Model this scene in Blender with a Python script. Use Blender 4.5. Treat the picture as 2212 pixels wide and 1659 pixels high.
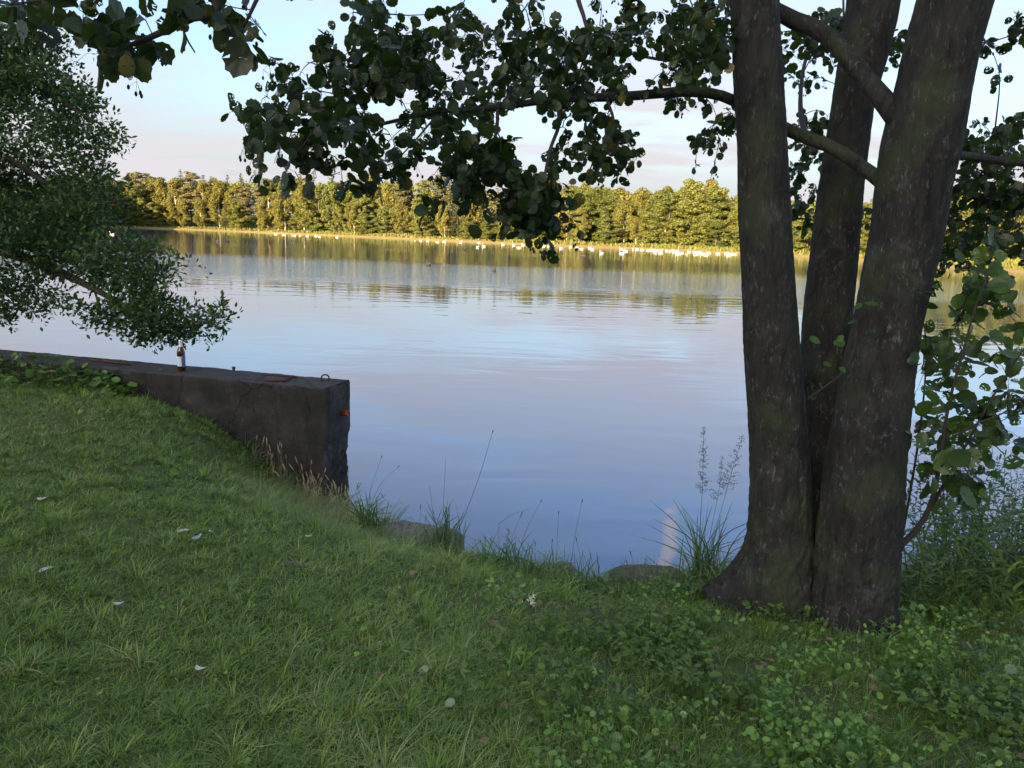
import bpy, math, random
import numpy as np

# ------------------------------------------------------------------ camera, sky, sun, exposure
scene = bpy.context.scene
for o in list(bpy.data.objects):
    bpy.data.objects.remove(o)
COL = scene.collection
RNG = np.random.default_rng(7)
random.seed(7)

W, H, F = 2212.0, 1659.0, 1663.0          # picture units used to measure the photograph
CAM = np.array([0.0, 0.0, 2.4])           # eye 2.4 m above the lake, 1.6 m above the grass
PITCH, ROLL = math.radians(79.0), math.radians(2.0)
SUN_EL, SUN_AZ = math.radians(13.0), math.radians(-152.0)   # behind the viewer, to the left (azimuth from +Y, clockwise)


def Rx(a):
    c, s = math.cos(a), math.sin(a)
    return np.array([[1, 0, 0], [0, c, -s], [0, s, c]])


def Rz(a):
    c, s = math.cos(a), math.sin(a)
    return np.array([[c, -s, 0], [s, c, 0], [0, 0, 1]])


RM = Rx(PITCH) @ Rz(ROLL)
cam_data = bpy.data.cameras.new('camera')
cam = bpy.data.objects.new('camera', cam_data)
COL.objects.link(cam)
cam_data.sensor_width = 36.0
cam_data.lens = 36.0 * F / W
cam_data.clip_start = 0.05
cam_data.clip_end = 6000
cam.location = CAM
from mathutils import Matrix, Vector, Quaternion
cam.rotation_euler = Matrix(RM.tolist()).to_euler()
scene.camera = cam

world = bpy.data.worlds.new('World')
scene.world = world
world.use_nodes = True
SKY_STRENGTH = 0.055
SUN_STRENGTH = 2.3
scene.view_settings.view_transform = 'Standard'
scene.view_settings.look = 'None'
scene.view_settings.gamma = 1.0
scene.view_settings.exposure = 3.14
try:
    scene.view_settings.use_curve_mapping = False
except Exception:
    pass
scene.cycles.use_denoising = True
scene.cycles.max_bounces = 10
scene.cycles.transparent_max_bounces = 8


class NT:
    """small node-tree helper"""
    def __init__(s, tree):
        s.t = tree
        s.t.nodes.clear()

    def n(s, kind, **kw):
        nd = s.t.nodes.new(kind)
        for k, v in kw.items():
            if k.startswith('i_'):
                nd.inputs[k[2:].replace('_', ' ')].default_value = v
            else:
                setattr(nd, k, v)
        return nd

    def l(s, a, b):
        s.t.links.new(a, b)

    def val(s, sock, v):
        if hasattr(v, 'is_linked') or hasattr(v, 'links'):
            s.l(v, sock)
        else:
            sock.default_value = v

    def math(s, op, a, b=0.0, c=0.0, clamp=False):
        nd = s.n('ShaderNodeMath', operation=op, use_clamp=clamp)
        for i, v in enumerate((a, b, c)):
            s.val(nd.inputs[i], v)
        return nd.outputs[0]

    def mix(s, f, a, b, blend='MIX'):
        nd = s.n('ShaderNodeMix', data_type='RGBA', blend_type=blend)
        s.val(nd.inputs[0], f)
        s.val(nd.inputs[6], a if not isinstance(a, tuple) else (*a[:3], 1))
        s.val(nd.inputs[7], b if not isinstance(b, tuple) else (*b[:3], 1))
        return nd.outputs[2]

    def ramp(s, f, stops, interp='LINEAR'):
        nd = s.n('ShaderNodeValToRGB')
        nd.color_ramp.interpolation = interp
        els = nd.color_ramp.elements
        while len(els) > len(stops):
            els.remove(els[-1])
        while len(els) < len(stops):
            els.new(0.5)
        for e, (p, c) in zip(els, stops):
            e.position = p
            e.color = (*c, 1) if isinstance(c, tuple) else (c, c, c, 1)
        s.val(nd.inputs[0], f)
        return nd.outputs[0]

    def noise(s, vec, scale, detail=3.0, rough=0.5, dist=0.0):
        nd = s.n('ShaderNodeTexNoise')
        nd.inputs['Scale'].default_value = scale
        nd.inputs['Detail'].default_value = detail
        nd.inputs['Roughness'].default_value = rough
        nd.inputs['Distortion'].default_value = dist
        if vec is not None:
            s.l(vec, nd.inputs['Vector'])
        return nd.outputs['Fac']

    def mapped(s, vec, scale=(1, 1, 1), loc=(0, 0, 0), rot=(0, 0, 0)):
        nd = s.n('ShaderNodeMapping')
        nd.inputs['Scale'].default_value = scale
        nd.inputs['Location'].default_value = loc
        nd.inputs['Rotation'].default_value = rot
        s.l(vec, nd.inputs['Vector'])
        return nd.outputs[0]


def build_world():
    t = NT(world.node_tree)
    out = t.n('ShaderNodeOutputWorld')
    bg = t.n('ShaderNodeBackground')
    t.l(bg.outputs[0], out.inputs[0])
    sky = t.n('ShaderNodeTexSky', sky_type='NISHITA')
    sky.sun_disc = False
    sky.sun_elevation = SUN_EL
    sky.sun_rotation = SUN_AZ
    sky.altitude = 100
    sky.air_density = 1.0
    sky.dust_density = 4.6
    sky.ozone_density = 2.4
    tc = t.n('ShaderNodeTexCoord')
    sep = t.n('ShaderNodeSeparateXYZ')
    t.l(tc.outputs['Generated'], sep.inputs[0])
    # cloud layer: directions projected on a high flat sheet
    zz = t.math('ADD', t.math('MAXIMUM', sep.outputs[2], 0.0), 0.10)
    u = t.math('DIVIDE', sep.outputs[0], zz)
    v = t.math('DIVIDE', sep.outputs[1], zz)
    cmb = t.n('ShaderNodeCombineXYZ')
    t.l(u, cmb.inputs[0]); t.l(v, cmb.inputs[1])
    vec = t.mapped(cmb.outputs[0], (0.55, 0.9, 1), (3.1, 1.7, 0), (0, 0, 0.5))
    n1 = t.noise(vec, 0.75, 5, 0.52, 0.6)
    n2 = t.noise(vec, 2.2, 4, 0.55, 0.4)
    m = t.math('ADD', t.math('MULTIPLY', n1, 0.75), t.math('MULTIPLY', n2, 0.25))
    mask = t.ramp(m, [(0.44, 0.0), (0.57, 1.0)])
    # thin veil towards the horizon, all the way round
    veil = t.ramp(sep.outputs[2], [(0.0, 0.78), (0.08, 0.50), (0.20, 0.14), (0.34, 0.02)])
    fac = t.math('ADD', t.math('MULTIPLY', t.math('MULTIPLY', mask, t.ramp(sep.outputs[2], [(0.0, 1.0), (0.22, 0.70), (0.42, 0.32), (1.0, 0.32)])), 0.85), veil, clamp=True)
    # one short vapour trail
    az = math.atan2(*at_dir(1447, 1140)[:2])
    nx, ny = math.cos(az), -math.sin(az)
    plane = t.math('ADD', t.math('ADD', t.math('MULTIPLY', sep.outputs[0], nx), t.math('MULTIPLY', sep.outputs[1], ny)),
                   t.math('MULTIPLY', t.math('SUBTRACT', sep.outputs[2], 0.36), 0.04))
    plane = t.math('ADD', plane, t.math('MULTIPLY', t.math('SUBTRACT', n2, 0.5), 0.012))
    line = t.math('SUBTRACT', 1.0, t.math('DIVIDE', t.math('ABSOLUTE', plane), 0.011), clamp=True)
    fwd = t.math('GREATER_THAN', sep.outputs[1], 0.0)
    lo = t.ramp(sep.outputs[2], [(0.325, 0.0), (0.36, 1.0), (0.6, 1.0), (0.8, 0.0)])
    trail = t.math('MULTIPLY', t.math('MULTIPLY', t.math('POWER', line, 0.5), fwd), t.math('MULTIPLY', lo, 0.9))
    ccol = t.ramp(sep.outputs[2], [(0.0, (1.66, 1.62, 1.70)), (1.0, (1.70, 1.66, 1.76))])
    col = t.mix(fac, sky.outputs[0], ccol)
    col = t.mix(trail, col, (3.0, 2.8, 2.8))
    t.l(col, bg.inputs[0])
    bg.inputs[1].default_value = SKY_STRENGTH


def rays(px, py):
    px = np.asarray(px, float); py = np.asarray(py, float)
    v = np.stack([(px - W / 2) / F, -(py - H / 2) / F, -np.ones_like(px)], -1)
    return v @ RM.T


def at(px, py, Y):
    d = rays(px, py)
    return CAM + d * (np.asarray(Y, float) / d[..., 1])[..., None]


def onz(px, py, z):
    d = rays(px, py)
    return CAM + d * ((np.asarray(z, float) - CAM[2]) / d[..., 2])[..., None]


def at_dir(px, py):
    return rays(px, py)


def pxsize(p, w):
    """world size at point p of something w picture units wide"""
    return w / F * float(np.dot(np.asarray(p) - CAM, -RM[:, 2]))


def project(P):
    q = (np.asarray(P) - CAM) @ RM
    return W / 2 + F * q[..., 0] / -q[..., 2], H / 2 - F * q[..., 1] / -q[..., 2], -q[..., 2]


build_world()
sd = bpy.data.lights.new('sun', 'SUN')
sd.energy = SUN_STRENGTH
sd.angle = math.radians(0.5)
sd.color = (1.0, 0.77, 0.47)
sun = bpy.data.objects.new('sun', sd)
COL.objects.link(sun)
to_sun = Vector((math.sin(SUN_AZ) * math.cos(SUN_EL), math.cos(SUN_AZ) * math.cos(SUN_EL), math.sin(SUN_EL)))
sun.rotation_euler = to_sun.to_track_quat('Z', 'Y').to_euler()
sun.location = (-20, -40, 30)

# ------------------------------------------------------------------ helpers


def tag(o, label=None, cat=None, group=None, kind=None):
    if label: o['label'] = label
    if cat: o['category'] = cat
    if group: o['group'] = group
    if kind: o['kind'] = kind
    return o


def mesh_np(name, V, T, mats=None, smooth=False, attrs=None, midx=None):
    V = np.ascontiguousarray(V, np.float32); T = np.ascontiguousarray(T, np.int32)
    k = T.shape[1]
    me = bpy.data.meshes.new(name)
    me.vertices.add(len(V)); me.vertices.foreach_set('co', V.ravel())
    me.loops.add(T.size); me.loops.foreach_set('vertex_index', T.ravel())
    me.polygons.add(len(T))
    me.polygons.foreach_set('loop_start', np.arange(0, T.size, k, dtype=np.int32))
    me.polygons.foreach_set('loop_total', np.full(len(T), k, np.int32))
    if smooth:
        me.polygons.foreach_set('use_smooth', np.ones(len(T), bool))
    if midx is not None:
        me.polygons.foreach_set('material_index', np.ascontiguousarray(midx, np.int32))
    for an, arr in (attrs or {}).items():
        a = me.attributes.new(an, 'FLOAT', 'POINT')
        a.data.foreach_set('value', np.ascontiguousarray(arr, np.float32))
    me.update(calc_edges=True)
    for m in (mats if isinstance(mats, (list, tuple)) else [mats] if mats else []):
        me.materials.append(m)
    return me


def link(name, data, parent=None, loc=None):
    o = bpy.data.objects.new(name, data)
    COL.objects.link(o)
    if parent is not None: o.parent = parent
    if loc is not None: o.location = loc
    return o


def empty(name, loc, label=None, cat=None, group=None):
    o = link(name, None, None, tuple(float(v) for v in loc))
    o.empty_display_size = 0.1
    return tag(o, label, cat, group)


def origin(parent):
    p = np.zeros(3)
    while parent is not None:
        p = p + np.array(parent.location); parent = parent.parent
    return p


class MB:
    """collects triangles (world coordinates) into one mesh"""
    def __init__(s):
        s.V, s.T, s.A, s.n = [], [], [], 0

    def add(s, V, T, a=0.5):
        V = np.asarray(V, float); T = np.asarray(T, int)
        if T.shape[1] == 4:
            T = np.concatenate([T[:, [0, 1, 2]], T[:, [0, 2, 3]]])
        s.V.append(V); s.T.append(T + s.n); s.n += len(V)
        s.A.append(np.broadcast_to(np.asarray(a, float), (len(V),)))
        return s

    def arrays(s):
        return np.concatenate(s.V), np.concatenate(s.T), np.concatenate(s.A)

    def build(s, name, mat, parent=None, smooth=True):
        V, T, A = s.arrays()
        me = mesh_np(name, V - origin(parent), T, mat, smooth, {'rnd': A})
        return link(name, me, parent)


def catmull(P, m):
    """smooth resample of a polyline (any columns) to m points"""
    P = np.asarray(P, float)
    d = np.concatenate([[0], np.cumsum(np.linalg.norm(np.diff(P[:, :3], axis=0), axis=1))])
    Q = np.vstack([2 * P[0] - P[1], P, 2 * P[-1] - P[-2]])
    ts = np.linspace(0, d[-1], m)
    i = np.clip(np.searchsorted(d, ts, 'right') - 1, 0, len(P) - 2)
    u = ((ts - d[i]) / np.maximum(d[i + 1] - d[i], 1e-9))[:, None]
    p0, p1, p2, p3 = Q[i], Q[i + 1], Q[i + 2], Q[i + 3]
    return 0.5 * (2 * p1 + (p2 - p0) * u + (2 * p0 - 5 * p1 + 4 * p2 - p3) * u ** 2 + (3 * p1 - p0 - 3 * p2 + p3) * u ** 3)


def frames(P):
    Tn = np.gradient(P, axis=0)
    Tn /= np.linalg.norm(Tn, axis=1)[:, None] + 1e-12
    ref = np.array([0.31, 0.9, 0.2])
    X = ref - Tn * (Tn @ ref)[:, None]
    bad = np.linalg.norm(X, axis=1) < 0.25
    if bad.any():
        ref2 = np.array([0.9, -0.2, 0.35])
        X2 = ref2 - Tn * (Tn @ ref2)[:, None]
        if np.linalg.norm(X2, axis=1).min() > np.linalg.norm(X, axis=1).min(): X = X2
    X /= np.linalg.norm(X, axis=1)[:, None] + 1e-12
    return Tn, X, np.cross(Tn, X)


def tube(P, r, sides=6, cap=True):
    P = np.asarray(P, float); n = len(P)
    r = np.broadcast_to(np.asarray(r, float), (n,))
    _, X, Y = frames(P)
    a = np.arange(sides) / sides * 2 * math.pi
    V = P[:, None] + r[:, None, None] * (np.cos(a)[None, :, None] * X[:, None] + np.sin(a)[None, :, None] * Y[:, None])
    V = V.reshape(-1, 3)
    i, j = np.meshgrid(np.arange(n - 1), np.arange(sides), indexing='ij')
    j2 = (j + 1) % sides
    q = np.stack([i * sides + j, i * sides + j2, (i + 1) * sides + j2, (i + 1) * sides + j], -1).reshape(-1, 4)
    T = np.concatenate([q[:, [0, 1, 2]], q[:, [0, 2, 3]]])
    if cap:
        V = np.vstack([V, P[:1], P[-1:]]); c0, c1 = len(V) - 2, len(V) - 1
        k = np.arange(sides); k2 = (k + 1) % sides
        T = np.concatenate([T, np.stack([np.full(sides, c0), k2, k], 1),
                            np.stack([np.full(sides, c1), (n - 1) * sides + k, (n - 1) * sides + k2], 1)])
    return V, T


def lathe(prof, seg=32):
    prof = np.asarray(prof, float); n = len(prof)
    a = np.arange(seg) / seg * 2 * math.pi
    V = np.stack([prof[:, :1] * np.cos(a), prof[:, :1] * np.sin(a), np.repeat(prof[:, 1:2], seg, 1)], -1).reshape(-1, 3)
    i, j = np.meshgrid(np.arange(n - 1), np.arange(seg), indexing='ij'); j2 = (j + 1) % seg
    q = np.stack([i * seg + j, i * seg + j2, (i + 1) * seg + j2, (i + 1) * seg + j], -1).reshape(-1, 4)
    return V, q


def grid(nx, ny):
    i, j = np.meshgrid(np.arange(ny - 1), np.arange(nx - 1), indexing='ij')
    a = i * nx + j
    return np.stack([a, a + 1, a + nx + 1, a + nx], -1).reshape(-1, 4)


_PERM = np.random.default_rng(3).random(65536)


def _h(i, j, k):
    return _PERM[(i * 73856093 ^ j * 19349663 ^ k * 83492791) & 65535]


def vnoise(P, s=1.0, oct=1):
    P = np.asarray(P, float) * s + 1000.37
    out = np.zeros(P.shape[:-1]); amp, tot = 1.0, 0.0
    for o in range(oct):
        b = np.floor(P).astype(np.int64); f = P - b; f = f * f * (3 - 2 * f)
        x, y, z = b[..., 0], b[..., 1], b[..., 2]; fx, fy, fz = f[..., 0], f[..., 1], f[..., 2]
        c = lambda a, bb, cc: _h(x + a, y + bb, z + cc)
        r = ((c(0, 0, 0) * (1 - fx) + c(1, 0, 0) * fx) * (1 - fy) + (c(0, 1, 0) * (1 - fx) + c(1, 1, 0) * fx) * fy) * (1 - fz) + \
            ((c(0, 0, 1) * (1 - fx) + c(1, 0, 1) * fx) * (1 - fy) + (c(0, 1, 1) * (1 - fx) + c(1, 1, 1) * fx) * fy) * fz
        out += amp * (r - 0.5) * 2; tot += amp; amp *= 0.5; P = P * 2.03 + 17.1
    return out / tot


def n2(x, y, s, oct=2):
    return vnoise(np.stack([x, y, np.zeros_like(x)], -1), s, oct)


def unit(v):
    v = np.asarray(v, float)
    return v / (np.linalg.norm(v, axis=-1, keepdims=True) + 1e-12)


def inpoly(poly, n, rng):
    poly = np.asarray(poly, float); lo, hi = poly.min(0), poly.max(0)
    out = []
    while sum(len(o) for o in out) < n:
        p = lo + rng.random((n * 3, 2)) * (hi - lo)
        x, y = p[:, 0], p[:, 1]; ins = np.zeros(len(p), bool); j = len(poly) - 1
        for i in range(len(poly)):
            xi, yi = poly[i]; xj, yj = poly[j]
            ins ^= ((yi > y) != (yj > y)) & (x < (xj - xi) * (y - yi) / (yj - yi + 1e-12) + xi)
            j = i
        out.append(p[ins])
    return np.concatenate(out)[:n]


ORD = ['zeroth', 'first', 'second', 'third', 'fourth', 'fifth', 'sixth', 'seventh', 'eighth', 'ninth', 'tenth', 'eleventh',
       'twelfth', 'thirteenth', 'fourteenth', 'fifteenth', 'sixteenth', 'seventeenth', 'eighteenth', 'nineteenth', 'twentieth']


def ordinal(n):
    if n <= 20: return ORD[n]
    return '%d%s' % (n, 'th' if 10 < n % 100 < 14 else {1: 'st', 2: 'nd', 3: 'rd'}.get(n % 10, 'th'))


# ------------------------------------------------------------------ materials
def new_mat(name):
    m = bpy.data.materials.new(name); m.use_nodes = True
    return m, NT(m.node_tree)


def finish(t, shader, disp=None):
    out = t.n('ShaderNodeOutputMaterial')
    t.l(shader, out.inputs[0])


def principled(t, col, rough=0.6, normal=None, **kw):
    p = t.n('ShaderNodeBsdfPrincipled')
    t.val(p.inputs['Base Color'], col if not isinstance(col, tuple) else (*col[:3], 1))
    t.val(p.inputs['Roughness'], rough)
    if normal is not None: t.l(normal, p.inputs['Normal'])
    for k, v in kw.items():
        t.val(p.inputs[k.replace('_', ' ')], v)
    return p.outputs[0]


def bump(t, h, strength=0.5, dist=0.02, normal=None):
    b = t.n('ShaderNodeBump')
    b.inputs['Strength'].default_value = strength
    b.inputs['Distance'].default_value = dist
    t.l(h, b.inputs['Height'])
    if normal is not None: t.l(normal, b.inputs['Normal'])
    return b.outputs[0]


def leaf_mat(name, dark, light, trans, tr=0.35, rough=0.45, objrnd=False, warm=None, spec=0.4, posnoise=None):
    m, t = new_mat(name)
    at_ = t.n('ShaderNodeAttribute', attribute_name='rnd')
    f = at_.outputs['Fac']
    oi = t.n('ShaderNodeObjectInfo')
    if objrnd == 'only':
        f = oi.outputs['Random']
    elif objrnd:
        f = t.math('ADD', t.math('MULTIPLY', f, 0.45), t.math('MULTIPLY', oi.outputs['Random'], 0.55))
    if posnoise:
        g = t.n('ShaderNodeNewGeometry')
        f = t.math('ADD', f, t.math('MULTIPLY', t.math('SUBTRACT', t.noise(g.outputs['Position'], posnoise, 2), 0.5), 0.9), clamp=True)
    stops = [(0.0, dark), (0.75, light), (1.0, light)]
    if warm: stops = [(0.0, dark), (0.7, light), (0.97, light), (0.995, warm)]
    col = t.ramp(f, stops)
    tcol = t.mix(0.55, trans, t.mix(1.0, col, (1.6, 1.6, 1.0), 'MULTIPLY'))
    p = principled(t, col, rough, Specular_IOR_Level=spec)
    tl = t.n('ShaderNodeBsdfTranslucent'); t.l(tcol, tl.inputs[0])
    mx = t.n('ShaderNodeMixShader'); mx.inputs[0].default_value = tr
    t.l(p, mx.inputs[1]); t.l(tl.outputs[0], mx.inputs[2])
    finish(t, mx.outputs[0])
    return m


def bark_mat(name, base, pale, dark, scale=1.0, moss=0.0, bumpd=0.012):
    m, t = new_mat(name)
    tc = t.n('ShaderNodeTexCoord'); g = t.n('ShaderNodeNewGeometry')
    v = t.mapped(g.outputs['Position'], (scale, scale, scale * 0.32))
    a = t.noise(v, 14, 6, 0.65, 0.8)
    b = t.noise(v, 60, 5, 0.65, 0.2)
    vo = t.n('ShaderNodeTexVoronoi', feature='DISTANCE_TO_EDGE'); vo.inputs['Scale'].default_value = 17
    t.l(t.mapped(g.outputs['Position'], (scale, scale, scale * 0.22)), vo.inputs['Vector'])
    crack = t.ramp(vo.outputs['Distance'], [(0.0, 0.0), (0.06, 1.0)])
    lich = t.noise(g.outputs['Position'], 9 * scale, 6, 0.7, 0.4)
    lm = t.ramp(lich, [(0.56, 0.0), (0.66, 1.0)])
    fleck = t.ramp(t.noise(v, 70, 4, 0.7), [(0.57, 0.0), (0.63, 1.0)])
    col = t.ramp(a, [(0.25, dark), (0.55, base), (0.9, base)])
    col = t.mix(t.math('MULTIPLY', lm, 0.25), col, pale)
    col = t.mix(t.math('MULTIPLY', fleck, t.ramp(lich, [(0.42, 0.0), (0.60, 0.9)])), col, pale)
    col = t.mix(t.math('MULTIPLY', t.math('SUBTRACT', 1.0, crack), t.math('MULTIPLY', a, 0.35)), col, dark)
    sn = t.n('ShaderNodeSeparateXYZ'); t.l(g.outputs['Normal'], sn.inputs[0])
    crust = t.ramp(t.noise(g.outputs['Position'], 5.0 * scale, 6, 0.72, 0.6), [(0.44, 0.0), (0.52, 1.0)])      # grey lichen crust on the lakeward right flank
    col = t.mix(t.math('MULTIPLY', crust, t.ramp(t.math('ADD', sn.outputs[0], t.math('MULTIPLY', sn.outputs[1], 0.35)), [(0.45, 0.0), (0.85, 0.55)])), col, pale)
    if moss:
        mm = t.ramp(t.noise(g.outputs['Position'], 3.0, 4, 0.6), [(0.48, 0.0), (0.62, 1.0)])
        col = t.mix(t.math('MULTIPLY', mm, moss), col, (0.05, 0.065, 0.025))
    h = t.math('ADD', t.math('ADD', t.math('MULTIPLY', a, 0.7), t.math('MULTIPLY', b, 0.35)), t.math('MULTIPLY', crack, 0.10))
    finish(t, principled(t, col, 0.9, bump(t, h, 0.9, bumpd), Specular_IOR_Level=0.15))
    return m


def plain(name, col, rough=0.6, noise_s=None, noise_a=0.35, metallic=0.0, spec=0.4):
    m, t = new_mat(name)
    c = col
    nrm = None
    if noise_s:
        g = t.n('ShaderNodeNewGeometry')
        a = t.noise(g.outputs['Position'], noise_s, 5, 0.65)
        c = t.mix(a, tuple(x * (1 - noise_a) for x in col), tuple(min(1, x * (1 + noise_a)) for x in col))
        nrm = bump(t, a, 0.4, 0.3 / noise_s)
    finish(t, principled(t, c, rough, nrm, Metallic=metallic, Specular_IOR_Level=spec))
    return m


M = {}
M['alder_leaf'] = leaf_mat('alder_leaf', (0.008, 0.018, 0.006), (0.027, 0.050, 0.011), (0.05, 0.10, 0.012), 0.30, 0.42, warm=(0.16, 0.13, 0.03))
M['alder_leaf_single'] = leaf_mat('alder_leaf_single', (0.008, 0.018, 0.006), (0.027, 0.050, 0.011), (0.05, 0.10, 0.012), 0.30, 0.42, 'only', warm=(0.16, 0.13, 0.03))
M['shoot_leaf'] = leaf_mat('shoot_leaf', (0.020, 0.045, 0.012), (0.062, 0.115, 0.022), (0.10, 0.18, 0.025), 0.38, 0.4, 'only')
M['left_leaf'] = leaf_mat('left_leaf', (0.018, 0.046, 0.013), (0.062, 0.118, 0.026), (0.06, 0.12, 0.018), 0.28, 0.5, posnoise=1.4)
M['grass'] = None
M['bark'] = bark_mat('alder_bark', (0.030, 0.0285, 0.027), (0.112, 0.113, 0.108), (0.0065, 0.0064, 0.0063), 1.0, 0.45, 0.02)
M['twig'] = plain('twig_bark', (0.035, 0.030, 0.026), 0.85, 60)
M['left_bark'] = bark_mat('left_tree_bark', (0.050, 0.045, 0.038), (0.12, 0.12, 0.10), (0.02, 0.018, 0.015), 1.0, 0.3)
M['cone'] = plain('alder_cone', (0.025, 0.028, 0.016), 0.8)


def grass_mat():
    m, t = new_mat('grass_blade')
    r = t.n('ShaderNodeAttribute', attribute_name='rnd').outputs['Fac']
    d = t.n('ShaderNodeAttribute', attribute_name='dry').outputs['Fac']
    col = t.ramp(r, [(0.0, (0.090, 0.165, 0.026)), (0.5, (0.172, 0.285, 0.042)), (0.85, (0.262, 0.365, 0.074)), (0.97, (0.42, 0.42, 0.16))])
    col = t.mix(d, col, t.ramp(r, [(0.0, (0.18, 0.20, 0.075)), (1.0, (0.40, 0.36, 0.18))]))
    g = t.n('ShaderNodeNewGeometry')
    vm = t.n('ShaderNodeVectorMath', operation='MULTIPLY_ADD')      # blades shade as a turf: normals bent towards the sky
    t.l(g.outputs['Normal'], vm.inputs[0]); vm.inputs[1].default_value = (0.35, 0.35, 0.35); vm.inputs[2].default_value = (0, 0, 0.8)
    nz = t.n('ShaderNodeVectorMath', operation='NORMALIZE'); t.l(vm.outputs[0], nz.inputs[0])
    p = principled(t, col, 0.5, nz.outputs[0], Specular_IOR_Level=0.35)
    tl = t.n('ShaderNodeBsdfTranslucent'); t.l(t.mix(1.0, col, (1.2, 1.3, 0.8), 'MULTIPLY'), tl.inputs[0])
    mx = t.n('ShaderNodeMixShader'); mx.inputs[0].default_value = 0.3
    t.l(p, mx.inputs[1]); t.l(tl.outputs[0], mx.inputs[2])
    finish(t, mx.outputs[0])
    return m


M['grass'] = grass_mat()
M['cover_leaf'] = leaf_mat('cover_leaf', (0.070, 0.145, 0.028), (0.165, 0.295, 0.060), (0.17, 0.27, 0.05), 0.28, 0.42, warm=(0.24, 0.25, 0.07))
M['nettle_leaf'] = leaf_mat('nettle_leaf', (0.042, 0.092, 0.018), (0.115, 0.195, 0.036), (0.12, 0.20, 0.03), 0.3, 0.5)
M['reed'] = leaf_mat('reed_blade', (0.030, 0.070, 0.024), (0.085, 0.150, 0.050), (0.08, 0.14, 0.04), 0.25, 0.45)
M['panicle'] = plain('panicle', (0.10, 0.085, 0.075), 0.8)
M['straw'] = plain('straw', (0.26, 0.21, 0.115), 0.7)


def ground_mat():
    m, t = new_mat('bank_soil')
    g = t.n('ShaderNodeNewGeometry')
    a = t.noise(g.outputs['Position'], 3.0, 5, 0.6)
    b = t.noise(g.outputs['Position'], 45, 4, 0.7)
    col = t.mix(a, (0.060, 0.070, 0.028), (0.100, 0.135, 0.042))
    col = t.mix(t.math('MULTIPLY', b, 0.5), col, (0.125, 0.135, 0.06))
    finish(t, principled(t, col, 0.95, bump(t, b, 0.8, 0.015), Specular_IOR_Level=0.1))
    return m


M['soil'] = ground_mat()


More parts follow.
